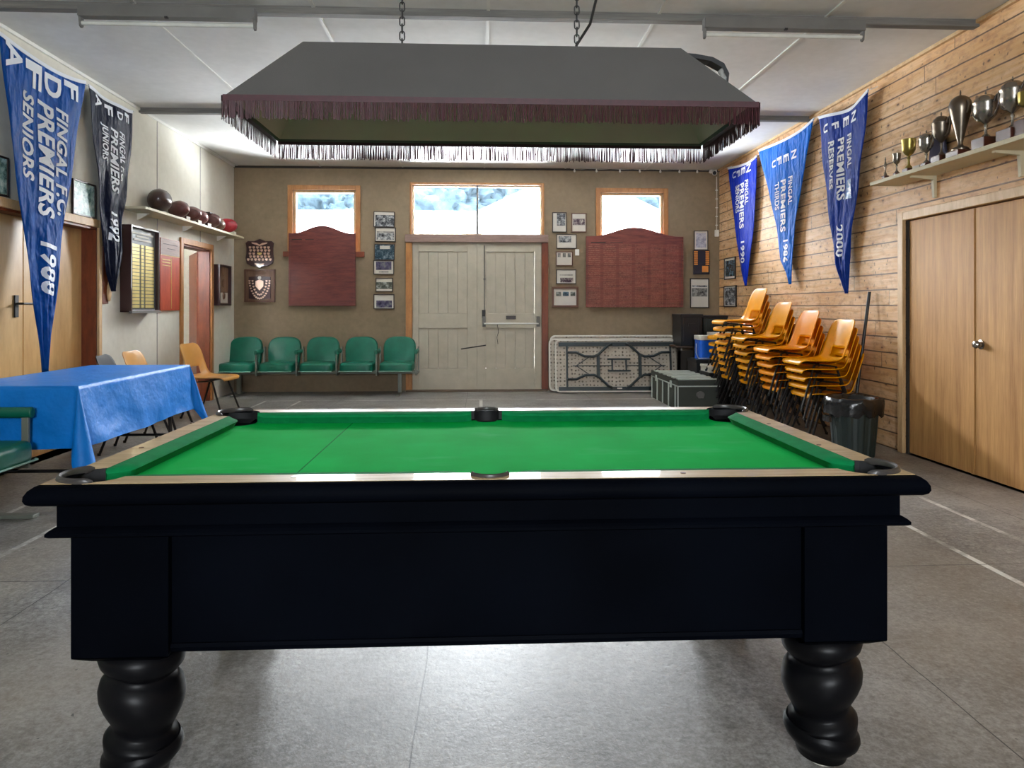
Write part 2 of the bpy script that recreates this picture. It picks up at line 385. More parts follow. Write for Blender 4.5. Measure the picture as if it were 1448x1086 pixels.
def board_mat():
    t = NT('red_honour_board'); v = t.coord(); s = t.new('ShaderNodeSeparateXYZ'); t.link(v, s.inputs[0])
    n = t.noise(t.coord((1.3, 1, 9)), 3, 5, .6)
    col = t.ramp(n, [(.32, srgb(92, 38, 31)), (.66, srgb(128, 62, 50))])
    z = t.math('FRACT', t.math('MULTIPLY', s.outputs[2], 34)); x = t.math('FRACT', t.math('MULTIPLY', s.outputs[0], 4.3))
    row = t.math('MULTIPLY', t.math('LESS_THAN', z, .3), t.math('LESS_THAN', x, .8))
    brk = t.ramp(t.noise(t.coord((8, 1, 30)), 5, 2), [(.45, (0, 0, 0)), (.5, (1, 1, 1))])
    low = t.math('LESS_THAN', s.outputs[2], .92)
    col = t.mix(t.math('MULTIPLY', t.math('MULTIPLY', row, brk), t.math('MULTIPLY', low, .32)), col, srgb(206, 158, 122))
    t.base(col); return t.fin(.4, 0, .5, .15)
M['board'] = board_mat()
M['board2'] = wood('plain_red_board', srgb(80, 31, 28), srgb(116, 54, 45), .4, (1.3, 1, 9), 3, coat=.15)
M['redbd'] = wood('orange_red_board', srgb(146, 52, 30), srgb(182, 76, 44), .4, (4, 4, 1), 3)
M['shieldw'] = mat('dark_shield_wood', srgb(54, 24, 24), .35, coat=.3)
M['shieldb'] = wood('brown_backing', srgb(92, 64, 46), srgb(122, 90, 66), .5, (6, 1, 1), 3)
M['plate'] = mat('silver_plate', srgb(224, 190, 168), .3, .5, var=.1)
M['frame_d'] = mat('dark_frame', srgb(40, 28, 24), .4)
M['frame_b'] = mat('brown_frame', srgb(92, 56, 38), .4)
M['paper'] = mat('paper', srgb(206, 200, 188), .7, var=.04)
M['glassy'] = mat('plate_glass_dark', srgb(150, 150, 140), .15)
def photo_mat(name, seed, lo, mid, hi, sx=1, heads=True, thr=.5):
    t = NT(name); v = t.coord((sx, 0, 1), (seed*3.1, 0, seed*1.7))
    n = t.noise(v, 16, 5, .7)
    c = t.ramp(n, [(.36, lo), (thr, mid), (.64, hi)])
    if heads:
        x = t.new('ShaderNodeTexVoronoi'); x.inputs['Scale'].default_value = 42; x.inputs['Randomness'].default_value = .35; t.link(v, x.inputs['Vector'])
        d = t.ramp(x.outputs['Distance'], [(.16, (1, 1, 1)), (.26, (0, 0, 0))])
        c = t.mix(t.math('MULTIPLY', d, .7), c, hi)
    t.base(c); return t.fin(.25)
G = srgb
PH = {
 'bw': photo_mat('photo_monochrome', 1, G(30, 30, 34), G(90, 92, 96), G(196, 198, 198)),
 'bw2': photo_mat('photo_team_rows', 2, G(24, 24, 28), G(120, 122, 124), G(210, 210, 206)),
 'teal': photo_mat('photo_teal', 3, G(12, 34, 46), G(34, 62, 76), G(132, 150, 158)),
 'pur': photo_mat('photo_purple', 4, G(34, 30, 56), G(84, 78, 104), G(120, 124, 120), heads=False),
 'green': photo_mat('photo_paddock', 5, G(44, 52, 46), G(98, 100, 90), G(186, 190, 186), heads=False),
 'news': photo_mat('photo_grey_print', 6, G(60, 58, 56), G(120, 118, 114), G(170, 168, 160)),
 'sea': photo_mat('photo_pale_green', 7, G(60, 90, 90), G(150, 186, 178), G(222, 236, 228), heads=False),
 'people': photo_mat('photo_dark_uniforms', 8, G(40, 22, 40), G(80, 60, 70), G(210, 200, 190)),
}
def glass_mat():
    m = bpy.data.materials.new('window_glass'); m.use_nodes = True; t = m.node_tree; n = t.nodes; n.clear()
    o = n.new('ShaderNodeOutputMaterial'); a = n.new('ShaderNodeBsdfTransparent'); g = n.new('ShaderNodeBsdfGlossy'); g.inputs['Roughness'].default_value = .03
    mx = n.new('ShaderNodeMixShader'); lw = n.new('ShaderNodeFresnel'); lw.inputs[0].default_value = 1.45
    t.links.new(lw.outputs[0], mx.inputs[0]); t.links.new(a.outputs[0], mx.inputs[1]); t.links.new(g.outputs[0], mx.inputs[2]); t.links.new(mx.outputs[0], o.inputs[0])
    return m
M['glass'] = glass_mat()
# ------------------------------------------------------------------ the room
def struct(o, label=None): return tag(o, label, None, None, 'structure')
struct(MB().box(-3.9, -3.5, -.1, 3.9, 10.5, 0).build('floor', M['floor']), 'worn grey floor with faded white court lines')
# ceiling sheets with cover battens
cb = MB(); cb.box(-3.9, -3.5, H, 3.9, 10.5, H+.1); cb.mi = 1
for k in range(-3, 3): cb.box(.05+1.19*k-.012, -3.3, H-.009, .05+1.19*k+.012, 10.1, H)
struct(cb.build('ceiling', [M['ceil'], M['batten']]), 'pale grey sheeted ceiling with white battens')
def wall_holes(name, W_, mat_, holes, th=.13, top=H+.05, label=None):
    us = sorted({-.15, W_.L+.15} | {h[0] for h in holes} | {h[2] for h in holes}); zs = sorted({-.05, top} | {h[1] for h in holes} | {h[3] for h in holes})
    b = MB()
    for i in range(len(us)-1):
        run = None
        for j in range(len(zs)-1):
            uc = (us[i]+us[i+1])/2; zc = (zs[j]+zs[j+1])/2
            if any(h[0] < uc < h[2] and h[1] < zc < h[3] for h in holes): continue
            b.box(us[i], 0, zs[j], us[i+1], th, zs[j+1])
    return struct(b.build(name, mat_, loc=W_.O, rz=W_.rz), label)
def R(W_, x0, y0, x1, y1, off=0): return W_.rect(x0, y0, x1, y1, off)
# back wall openings
w1 = R(BK, 414, 269, 503, 356); w3 = R(BK, 849, 273, 938, 360); tr = R(BK, 583, 262, 766, 332); dr = R(BK, 583, 343, 766, 551)
dr = (dr[0], 0, dr[2], dr[3])
wall_holes('wall_back', BK, M['back'], [w1, w3, (tr[0], tr[1], tr[2], tr[3]), dr], label='mottled tan end wall')
# left wall openings: near double doors (their far jamb shows) and the narrow doorway
ud = LF.at(137, 420)[0]; zd = LF.at(137, 322)[1]
ln_ = (ud-1.75, 0, ud, zd)
uo0 = LF.at(257, 420)[0]; uo1 = LF.at(297, 420)[0]; zo = LF.at(277, 349)[1]
wall_holes('wall_left', LF, M['left'], [ln_, (uo0, 0, uo1, zo)], th=.16, label='pale painted side wall')
# right wall opening
ur = RT.at(1281, 480)[0]; zr = RT.at(1281, 312)[1]; rd = (ur, 0, ur+1.62, zr)
wall_holes('wall_right', RT, M['planks'], [rd], th=.1, label='side wall of rough knotty horizontal boards')
# wall behind the camera, with an unseen window added for fill light
FR = Wall((3.6, -3.2), (-3.4, -3.2))
fw = [(2.9, 1.6, 4.0, 2.5)]
wall_holes('wall_front', FR, M['left'], fw, label='pale wall behind the viewpoint')
def window(n, W_, r, parts, mat_, fw_=.03, mull=(), y0=.03, y1=.09, label=None):
    t = thing('window_%d' % n, label, None, W_.O, W_.rz, kind='structure'); u0, z0, u1, z1 = r; b = MB()
    for q in ((u0, z0, u0+fw_, z1), (u1-fw_, z0, u1, z1), (u0, z1-fw_, u1, z1), (u0, z0, u1, z0+fw_)): b.box(q[0], y0, q[1], q[2], y1, q[3])
    b.build('sash', mat_, t, bevel=.003)
    for m in mull: MB().box(m-.014, y0-.01, z0, m+.014, y1, z1).build('mullion', M['greyh'], t)
    MB().box(u0+.005, (y0+y1)/2-.002, z0+.005, u1-.005, (y0+y1)/2+.002, z1-.005).build('glass_pane', M['glass'], t)
    for nm, q, mm in parts: 
        MB().box(*q).build(nm, mm, t, bevel=.004)
    return t
def trim_parts(W_, r, w=.07, d=.022, sill=True):
    u0, z0, u1, z1 = r; L = []
    L.append(('architrave', (u0-w, -d, z0, u0, 0, z1+w), M['trim_o'])); L.append(('architrave', (u1, -d, z0, u1+w, 0, z1+w), M['trim_o']))
    L.append(('head_trim', (u0, -d, z1, u1, 0, z1+w), M['trim_o']))
    if sill: L.append(('sill', (u0-w-.06, -.045, z0-.075, u1+w+.06, .03, z0), M['trim_r']))
    return L
window(1, BK, w1, trim_parts(BK, w1), M['trim_p'], .035, label='square end wall window in orange timber above the plain red board')
window(3, BK, w3, trim_parts(BK, w3), M['trim_p'], .035, label='square end wall window in orange timber above the wide red board')
um = BK.at(675, 300)[0]
window(2, BK, tr, [('architrave', (tr[0]-.035, -.02, tr[1], tr[0], 0, tr[3]+.035), M['trim_o']), ('architrave', (tr[2], -.02, tr[1], tr[2]+.035, 0, tr[3]+.035), M['trim_o']),
    ('head_trim', (tr[0], -.02, tr[3], tr[2], 0, tr[3]+.035), M['trim_o'])], M['trim_p'], .02, [um], label='wide two-light window over the double doors')
for i, r in enumerate(fw): window(4+i, FR, r, [], M['white'], .05, [(r[0]+r[2])/2], label='added window behind the viewpoint letting in fill light')
# rail between doors and transom, jambs
rr = R(BK, 573, 332, 775, 343)
struct(MB().box(rr[0], -.045, rr[1], rr[2], .05, rr[3]).build('trim_1', M['head'], loc=BK.O, rz=BK.rz, bevel=.006), 'mauve rail over the double doors')
for i, (a, b_) in enumerate(((574, 583), (766, 775))):
    q = R(BK, a, 343, b_, 551)
    struct(MB().box(q[0], -.025, 0, q[2], .03, q[3]).build('trim_%d' % (2+i), M['trim_r'] if i else M['trim_o'], loc=BK.O, rz=BK.rz, bevel=.004), 'timber jamb of the double doors')
# --- double doors at the end wall
def px_u(W_, x, y=430): return W_.at(x, y)[0]
def px_z(W_, y, x=680): return W_.at(x, y)[1]
dt = thing('door_1', 'old cream ledged double doors in the end wall with a push bar', None, BK.O, BK.rz, kind='structure')
def leaf(xa, xb, pa, pb, name='door_leaf'):
    u0, u1, p0, p1 = [px_u(BK, q) for q in (xa, xb, pa, pb)]; zt = px_z(BK, 342.6); zA0, zA1 = px_z(BK, 443), px_z(BK, 356); zB0, zB1 = px_z(BK, 521), px_z(BK, 464)
    b = MB(); y0, y1 = .005, .05
    b.box(u0, y0, .015, p0, y1, zt).box(p1, y0, .015, u1, y1, zt)
    b.box(p0, y0, zA1, p1, y1, zt).box(p0, y0, zB1, p1, y1, zA0).box(p0, y0, .015, p1, y1, zB0)
    o = b.build(name, M['doorp'], dt, bevel=.003)
    n = 5; c = MB()
    for k in range(n):
        a = p0+(p1-p0)*k/n; e = p0+(p1-p0)*(k+1)/n
        for (z0, z1) in ((zA0, zA1), (zB0, zB1)): c.box(a+.002, y0+.016, z0, e-.002, y1-.006, z1)
    c.box(p0, y1-.004, zB0, p1, y1, zA1)
    c.build('panel_boards', M['doorp'], o, bevel=.002)
    return o
leaf(583.2, 674.8, 592, 661); leaf(675.1, 765.8, 687, 756)
MB().box(px_u(BK, 673), .051, .015, px_u(BK, 678), .06, px_z(BK, 344.5)).build('rebate_strip', M['doorp'], dt)
sx = px_u(BK, 685)
MB().box(px_u(BK, 675), -.006, .02, px_u(BK, 684), .005, px_z(BK, 345)).build('meeting_stile', M['doorp'], dt, bevel=.002)
pb = MB(); zb = px_z(BK, 457.5); ua, ub = px_u(BK, 684.5), px_u(BK, 761)
pb.tube([(ua, -.085, zb), (ub, -.085, zb)], .011, 12)
bar = pb.build('push_bar', M['white'], dt, smooth=True)
for u in (ua, ub):
    MB().cbox((u, -.02, zb+.03), (.05, .05, .15)).cbox((u, -.055, zb), (.028, .07, .03)).build('bar_bracket', M['greyh'], dt, bevel=.004)
MB().tube([(sx, -.012, zb+.1), (sx, -.012, px_z(BK, 347))], .006, 8).cbox((sx, -.012, px_z(BK, 395)), (.03, .02, .03)).build('bolt_rod', M['greyh'], dt)
MB().cbox((sx-.01, -.015, px_z(BK, 444)), (.05, .035, .12)).build('lock_case', M['iron'], dt, bevel=.004)
sg = R(BK, 716, 447, 729, 451.5) if False else R(BK, 715.5, 446.5, 729.5, 451.5)
s_ = MB().box(sg[0], -.006, sg[1], sg[2], .005, sg[3]).build('push_sign', M['frame_d'], dt)
b0 = BK.at(652, 493.5); b1 = BK.at(687, 488)
MB().tube([(b0[0], -.02, b0[1]), (b1[0], -.03, b1[1])], .008, 8).build('hasp_bar', M['iron'], dt)
c0 = BK.at(703, 459)
MB().tube([(c0[0], -.085, zb), (c0[0]+.02, -.06, zb-.12), (c0[0]-.005, -.03, zb-.2), (c0[0]+.012, -.02, zb-.3)], .004, 6).build('pull_cord', M['iron'], dt)
_b = MB(); _zt = px_z(BK, 343)
for _q in ((583, 587), (762, 766)): _b.box(px_u(BK, _q[0]), .052, .02, px_u(BK, _q[1]), .09, _zt)
_b.box(px_u(BK, 583), .052, _zt-.05, px_u(BK, 766), .09, _zt).box(px_u(BK, 583), .052, .02, px_u(BK, 766), .09, .06).build('door_stop', M['doorp'], dt)
# threshold
struct(MB().box(dr[0]-.08, -.12, 0, dr[2]+.08, .14, .02).build('trim_4', mat('threshold_brown', srgb(96, 80, 66), .7), loc=BK.O, rz=BK.rz), 'brown threshold under the double doors')

# --- near left double doors
d2 = thing('door_2', 'pale plywood double doors set deep in the left wall', None, LF.O, LF.rz, kind='structure')
u_mid = LF.at(30, 430, -.14)[0]
for a, e in ((ud-1.75, u_mid-.006), (u_mid+.006, ud)):
    MB().box(a, .125, .01, e, .16, zd).build('door_leaf', M['ply'], d2, bevel=.002)
MB().box(ud-1.75, .162, 0, ud, .18, zd).build('light_block_panel', M['gap'], d2)  # panel added behind the leaves to keep daylight out of the gaps
hu, hz = LF.at(25, 433, -.12)
MB().cbox((hu-.02, .118, hz), (.04, .012, .17)).tube([(hu-.02, .12, hz+.02), (hu-.02, .065, hz+.02), (hu+.09, .06, hz+.02)], .009, 8).build('door_handle', M['iron'], d2, smooth=True)
MB().box(ud-1.75, .0, zd-.02, ud, .13, zd).box(ud-.02, .0, 0, ud, .13, zd).build('jamb_lining', M['trim_r'], d2)
struct(MB().box(ud, -.022, 0, ud+.05, 0, zd+.07).box(ud-1.82, -.022, zd, ud, 0, zd+.07).build('trim_5', M['trim_p'], loc=LF.O, rz=LF.rz, bevel=.004), 'pine trim round the left plywood doors')
# --- narrow doorway
d3 = thing('door_3', 'narrow doorway with a red brown door standing open behind it', None, LF.O, LF.rz, kind='structure')
MB().box(uo0, 0, 0, uo0+.02, .16, zo).box(uo1-.02, 0, 0, uo1, .16, zo).box(uo0, 0, zo-.02, uo1, .16, zo).build('jamb_lining', M['trim_r'], d3)
Mx = Matrix.Translation((uo1-.03, .16, 0)) @ Matrix.Rotation(math.radians(28), 4, 'Z')
MB().box(0, -.035, .02, .8, 0, zo-.03, Mx).build('door_leaf', M['trim_r'], d3, bevel=.003)
struct(MB().box(uo0-.07, -.024, 0, uo0, 0, zo+.07).box(uo1, -.024, 0, uo1+.07, 0, zo+.07).box(uo0, -.024, zo, uo1, 0, zo+.07).build('trim_6', M['trim_o'], loc=LF.O, rz=LF.rz, bevel=.004), 'orange timber frame of the narrow doorway')
# passage beyond the doorway
pa = LF
struct(MB().box(uo0-1.2, 1.3, 0, uo1+1.2, 1.4, 2.7).box(uo1+1.1, .161, 0, uo1+1.2, 1.4, 2.7).box(uo0-1.2, .161, 0, uo0-1.1, 1.4, 1.95).box(uo0-1.2, .161, 2.15, uo0-1.1, 1.4, 2.7).build('wall_passage', M['left'], loc=LF.O, rz=LF.rz), 'passage wall beyond the narrow doorway')  # slot in the unseen end wall added to let daylight into the passage
struct(MB().box(uo0-1.2, .161, -.1, uo1+1.2, 1.4, 0).build('floor_passage', M['floor'], loc=LF.O, rz=LF.rz), 'passage floor')
struct(MB().box(uo0-1.2, .161, 2.7, uo1+1.2, 1.4, 2.75).build('ceiling_passage', M['ceil'], loc=LF.O, rz=LF.rz), 'passage ceiling')
# --- right double doors
d4 = thing('door_4', 'tall varnished veneer double doors with one round silver knob', None, RT.O, RT.rz, kind='structure')
um4 = RT.at(1377, 480)[0]
l1 = MB().box(ur+.03, .012, .012, um4-.003, .05, zr-.008).build('door_leaf', M['plyr'], d4, bevel=.002)
l2 = MB().box(um4+.003, .012, .012, ur+1.6, .05, zr-.008).build('door_leaf', M['plyr'], d4, bevel=.002)
for z in (.85, 1.73): MB().cbox((ur+.024, .006, z), (.022, .012, .11)).build('hinge', M['iron'], d4)
MB().box(ur, .1, 0, ur+1.65, .12, zr+.02).build('light_block_panel', M['gap'], d4)  # unseen panel added to block daylight leaking round these leaves
MB().box(um4-.03, .004, .012, um4-.004, .012, zr-.01).build('cover_strip', M['plyr'], d4)
ku, kz = RT.at(1383, 487)
kb = Matrix.Translation((ku+.015, .012, kz)) @ Matrix.Rotation(PI/2, 4, 'X')
MB().lathe([(.034, 0), (.034, .006), (.02, .01), (.016, .022), (.026, .03), (.029, .042), (.022, .054), (.0, .058)], 24, kb).build('door_knob', M['silver'], l2, smooth=True)
MB().box(ur, 0, 0, ur+.028, .05, zr).build('jamb_lining', M['gap'], d4)
struct(MB().box(ur-.07, -.03, 0, ur, 0, zr+.07).box(ur, -.03, zr, ur+1.7, 0, zr+.07).build('trim_7', M['trim_p'], loc=RT.O, rz=RT.rz, bevel=.005), 'pine frame of the veneer doors')
# cornices
struct(MB().box(0, -.02, H-.035, BK.L, 0, H-.01).build('trim_8', M['gap'], loc=BK.O, rz=BK.rz), 'dark cornice line of the end wall')
struct(MB().box(0, -.018, H-.03, LF.L, 0, H-.004).build('trim_9', M['batten'], loc=LF.O, rz=LF.rz), 'white cornice bead of the left wall')
struct(MB().box(0, -.03, H-.03, RT.L, 0, H-.004).build('trim_10', M['trim_p'], loc=RT.O, rz=RT.rz), 'pale cornice bead of the board wall')
struct(MB().box(ud+.06, -.015, 0, uo0-.08, 0, .09).build('baseboard_left', M['trim_r'], loc=LF.O, rz=LF.rz), 'red brown skirting of the left wall')
# left wall sheet joints
lj = MB()
for px in (222, 283): 
    u = LF.at(px, 320)[0]; lj.box(u-.004, -.003, 0 if px != 283 else zo+.07, u+.004, 0, H)
struct(lj.build('trim_11', M['greyh'], loc=LF.O, rz=LF.rz), 'joint lines in the left wall lining')
# ceiling beams
for i, y in enumerate((-.1, 2.2, 4.74, 7.2)):
    struct(MB().box(-3.7, y-.035, H-.05, 3.7, y+.035, H+.01).build('trim_%d' % (12+i), M['beam'], bevel=.004), 'grey beam across the ceiling')
# portals guide the daylight through the panes
def portal(W_, r, off=-.11):
    c = W_.world((r[0]+r[2])/2, (r[1]+r[3])/2, off)
    lamp('window_portal', 'AREA', c, (PI/2, 0, W_.rz+PI), 1, (r[2]-r[0], r[3]-r[1]), portal=True)
for r in (w1, w3, tr): portal(BK, r, -.2)
for r in fw: portal(FR, r, -.2)

# ------------------------------------------------------------------ outside
def ext(o, label, cat): return tag(o, label, cat)
sh = thing('shed', 'long pale shed roof filling the lower half of the end windows', 'building', (-6, 36, -.2))
MB().box(-26, 0, 0, 36, 8, 5.4).build('wall', M['white'], sh)
MB().prism([(-.6, 5.35), (8.6, 7.7), (8.6, 7.5), (-.6, 5.2)], -26.5, 36.5, 'x').build('roof', mat('pale_roof_sheet', srgb(226, 226, 222), .7), sh)
hs = thing('house', 'white gabled weatherboard house seen through the right pane over the doors', 'building', (2.6, 20, -.2))
MB().prism([(-2.6, 0), (2.6, 0), (2.6, 4.1), (0, 5.3), (-2.6, 4.1)], 0, 6, 'y').build('wall', M['white'], hs)
rb_ = MB()
rb_.prism([(-3.1, 3.86), (0, 5.3), (3.1, 3.86), (3.1, 4.0), (0, 5.46), (-3.1, 4.0)], -.5, 6.3, 'y'); rb_.build('roof', mat('eave_shade_roof', (.018, .02, .022, 1), .8, spec=.02), hs)  # roof near black, eave shade put into its colour
MB().cbox((1.2, -.02, 3.0), (.7, .05, .9)).build('window', M['frame_d'], hs)
leafm = mat('hill_foliage', (.009, .0145, .019, 1), .9, var=.6, scale=1.2, spec=.02)
for i, (x, h, r) in enumerate(((-17, 10.4, 5), (-11.5, 10.8, 3.6), (-3.5, 11.8, 6.0), (4.6, 11.6, 5.4), (12.5, 10.8, 3.8), (20, 10.2, 4.2))):
    t = thing('tree', ['tree with the lowest crown behind the shed, farthest left', 'grey green tree behind the shed in the left end window', 'tallest grey green tree behind the shed', 'grey green tree behind the gabled house', 'small tree behind the shed in the right end window', 'smallest tree behind the shed, farthest right'][i], 'tree', (x, 52, -.2), group='trees beyond the shed')
    MB().tube([(0, 0, 0), (.2, 0, h*.5)], [.5, .3], 8).build('trunk', M['trim_r'], t)
    bm = bmesh.new(); bmesh.ops.create_icosphere(bm, subdivisions=5, radius=1)
    for v in bm.verts:
        n = mn.noise(v.co*2.2+Vector((i*7, 0, 0))) + .6*mn.noise(v.co*7+Vector((i*3, 1, 0))) + .35*mn.noise(v.co*19)
        v.co *= 1+.34*n; v.co.x *= r; v.co.y *= 3.5; v.co.z = v.co.z*h*.36+h*.68
    me = bpy.data.meshes.new('crown'); bm.to_mesh(me); bm.free(); me.materials.append(leafm); o = bpy.data.objects.new('crown', me); C.objects.link(o); o.parent = t
# ------------------------------------------------------------------ pool table
TX0, TX1, TY0, TY1, TZ = -1.04, 1.085, 1.66, 2.83, .80
pt = thing('pool_table', 'black pool table with green cloth, oak rails and fat turned legs', 'pool table', ((TX0+TX1)/2, (TY0+TY1)/2, 0))
HX, HY = (TX1-TX0)/2, (TY1-TY0)/2
WR = .07; CR = .05
corners = [(sx*(HX-WR-.014), sy*(HY-WR-.014)) for sx in (-1, 1) for sy in (-1, 1)]; mids = [(0, -HY+WR-.004), (0, HY-WR+.004)]
def cyl(x, y, z0, z1, r, n=40, sx=1):
    o = MB().lathe([(r, z0), (r, z1)], n, Matrix.Translation((x, y, 0)) @ Matrix.Scale(sx, 4, (1, 0, 0))).build('cutter', M['hole']); o.parent = pt; return o
from mathutils.geometry import tessellate_polygon
IX, IY = HX-WR, HY-WR
def bite(cx, cy, r, a0, a1, n=14): return [(cx+r*math.cos(a0+(a1-a0)*k/n), cy+r*math.sin(a0+(a1-a0)*k/n)) for k in range(n+1)]
def opening(rc, rm, ix, iy, c=.005):
    e = math.asin(c/rc); em = math.asin(.004/rm); cx, cy = ix-c, iy-c; P = []
    P += bite(0, -iy-.004+.0, rm, PI, 2*PI)                       # near middle pocket
    P += bite(cx, -cy, rc, -PI+e-0, 0-e+2*e-0) if False else bite(cx, -cy, rc, -PI+e, PI/2-e)
    P += bite(cx, cy, rc, -PI/2+e, PI-e)
    P += bite(0, iy+.004, rm, 0, PI)
    P += bite(-cx, cy, rc, e, 1.5*PI-e)
    P += bite(-cx, -cy, rc, PI/2+e, 2*PI-e)
    return P
inner = opening(.078, .05, IX, IY, .014); outer = [(-HX, -HY), (HX, -HY), (HX, HY), (-HX, HY)]
allp = [(*p, 0) for p in outer]+[(*p, 0) for p in inner]
tris = tessellate_polygon([[Vector((*p, 0)) for p in outer], [Vector((*p, 0)) for p in inner]])
b = MB(); b.add([(x, y, TZ) for x, y, _ in allp], tris); b.add([(x, y, TZ-.035) for x, y, _ in allp], [t_[::-1] for t_ in tris])
b.grid([[(x, y, TZ) for x, y in outer], [(x, y, TZ-.035) for x, y in outer]], closed=True); b.mi = 1
b.grid([[(x, y, TZ) for x, y in inner], [(x, y, TZ-.035) for x, y in inner]], closed=True)
b.build('wood_rail', [M['rail'], M['hole']], pt)
def cyl(x, y, z0, z1, r, n=40, sx=1):
    o = MB().lathe([(r, z0), (r, z1)], n, Matrix.Translation((x, y, 0))).build('cutter', M['hole']); o.parent = pt; return o
def ring(prof, hx, hy):            # profile (outward offset, z) swept round a rectangle with mitred corners
    rows = []
    for (o_, z) in prof:
        rows.append([(-hx-o_, -hy-o_, z), (hx+o_, -hy-o_, z), (hx+o_, hy+o_, z), (-hx-o_, hy+o_, z)])
    return MB().grid(rows, closed=True)
ring([(-.03, TZ-.006), (-.0005, TZ-.001), (.008, TZ-.004), (.018, TZ-.012), (.024, TZ-.023), (.025, TZ-.034), (.021, TZ-.043), (.012, TZ-.049), (-.02, TZ-.05)], HX, HY).build('edge_moulding', M['black_wood'], pt, smooth=True)
MB().box(-HX+.024, -HY+.024, .69, HX-.024, HY-.024, .752).build('upper_apron', M['black_wood'], pt)
ring([(-.03, .694), (-.02, .69), (-.012, .685), (-.006, .679), (-.006, .672), (-.012, .668), (-.06, .668)], HX, HY).build('apron_bead', M['black_wood'], pt)
body = MB().box(-HX+.075, -HY+.045, .378, HX-.075, HY-.045, .745).build('cabinet', M['black_wood'], pt, bevel=.004)
ring([(-.09, .398), (-.034, .398), (-.03, .39), (-.034, .378), (-.09, .378)], HX-.036, HY-.006).build('base_bead', M['black_wood'], pt)
LX, LY = HX-.17, HY-.14
for sx in (-1, 1):
    for sy in (-1, 1):
        cx, cy = sx*LX, sy*LY; q = MB().box(cx-.115+(.015 if sx > 0 else 0)-(.0), cy-.115, .372, cx+.115, cy+.115, .669)
        q.add([(cx-.115, cy-.115, .372), (cx+.115, cy-.115, .372), (cx+.115, cy+.115, .372), (cx-.115, cy+.115, .372), (cx-.085, cy-.085, .352), (cx+.085, cy-.085, .352), (cx+.085, cy+.085, .352), (cx-.085, cy+.085, .352)],
              [(0, 1, 5, 4), (1, 2, 6, 5), (2, 3, 7, 6), (3, 0, 4, 7), (4, 5, 6, 7)])
        q.build('leg_block', M['black_wood'], pt, bevel=.003)
        pr = [(.07, .365), (.083, .358), (.097, .347), (.102, .33), (.098, .312), (.086, .299), (.074, .291), (.071, .286), (.084, .277), (.096, .262), (.1015, .24), (.1, .218), (.092, .195), (.082, .175), (.073, .158), (.068, .146), (.070, .138),
              (.080, .130), (.089, .121), (.090, .112), (.087, .105), (.087, .101), (.094, .093), (.096, .08), (.091, .066), (.080, .053), (.070, .044), (.066, .036), (.062, .022)]
        L = MB().lathe(pr, 40, Matrix.Translation((cx, cy, 0)), tilt=lambda a, z, r, sx=sx: (.018*math.sin((z-.02)/.345*PI)**.5 if 0.02 < z < .365 else 0)*math.cos(a)*sx*(1 if z > .11 else -.7))
        leg = L.build('leg', M['leg'], pt, smooth=2)
        MB().lathe([(.03, 0), (.034, .004), (.03, .02), (.02, .028)], 20, Matrix.Translation((cx, cy, 0))).build('levelling_foot', M['ivory'], leg, smooth=True)
# slate bed, cushions, pockets
bed = MB().box(-HX+.06, -HY+.06, TZ-.075, HX-.06, HY-.06, TZ-.04).build('cloth_bed', M['bed'], pt)
bed.location = (0, 0, 0)
cs = [cyl(x, y, TZ-.2, TZ+.05, .066) for x, y in corners]+[cyl(x, y, TZ-.2, TZ+.05, .04) for x, y in mids]
bpy.context.view_layer.update(); cut(bed, cs)
def cushion(p, d, L, n):           # p start, d direction, n inward normal; nose ends rounded towards the pockets
    p = Vector((*p, 0)); d = Vector((*d, 0)); n = Vector((*n, 0)); rows = []
    K = 22
    for i in range(K+1):
        s_ = L*i/K; e = min(s_, L-s_); w = CR*min(1, math.sqrt(max(0, 1-(1-min(e/.06, 1))**2)))
        w = max(w, .004); q = p + d*s_
        rows.append([tuple(q+Vector((0, 0, TZ-.0005))), tuple(q+n*w*.6+Vector((0, 0, TZ-.003))), tuple(q+n*(w-.004)+Vector((0, 0, TZ-.009))), tuple(q+n*w+Vector((0, 0, TZ-.014))), tuple(q+n*(w*.85)+Vector((0, 0, TZ-.022))), tuple(q+n*w*.6+Vector((0, 0, TZ-.0405))), tuple(q+Vector((0, 0, TZ-.0405)))])
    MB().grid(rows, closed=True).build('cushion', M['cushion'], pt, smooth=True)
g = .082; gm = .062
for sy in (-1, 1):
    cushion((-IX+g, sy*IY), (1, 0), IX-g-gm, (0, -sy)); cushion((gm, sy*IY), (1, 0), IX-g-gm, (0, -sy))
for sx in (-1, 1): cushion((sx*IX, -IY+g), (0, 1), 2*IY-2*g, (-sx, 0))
for i, (x, y) in enumerate(corners+mids):
    r = .078 if i < 4 else .05; am = math.atan2(y, x) if i < 4 else math.atan2(y, 0); sp = 3.0 if i < 4 else 2.3
    pts = [(x+r*math.cos(am+sp*(k/24-.5)), y+r*math.sin(am+sp*(k/24-.5)), TZ+.001) for k in range(25)]
    MB().tube(pts, [.004, .009]+[.0105 if i < 4 else .0075]*21+[.009, .004], 8, flat=.7).build('pocket_lip', M['rubber'], pt, smooth=True)
    ra = r-.0015; rb0 = .047 if i < 4 else .038; q = []
    for (rr_, z) in ((ra, TZ-.002), (ra, TZ-.035), (rb0, TZ-.05), (rb0, TZ-.11), (.001, TZ-.11)): q.append([(x+rr_*math.cos(2*PI*k/32), y+rr_*math.sin(2*PI*k/32), z) for k in range(32)])
    MB().grid(q, closed=True, skip=lambda a_, k, am=am: a_ < 2 and math.cos(2*PI*(k+.5)/32-am) < -.05).build('pocket_liner', M['hole'], pt, smooth=True)
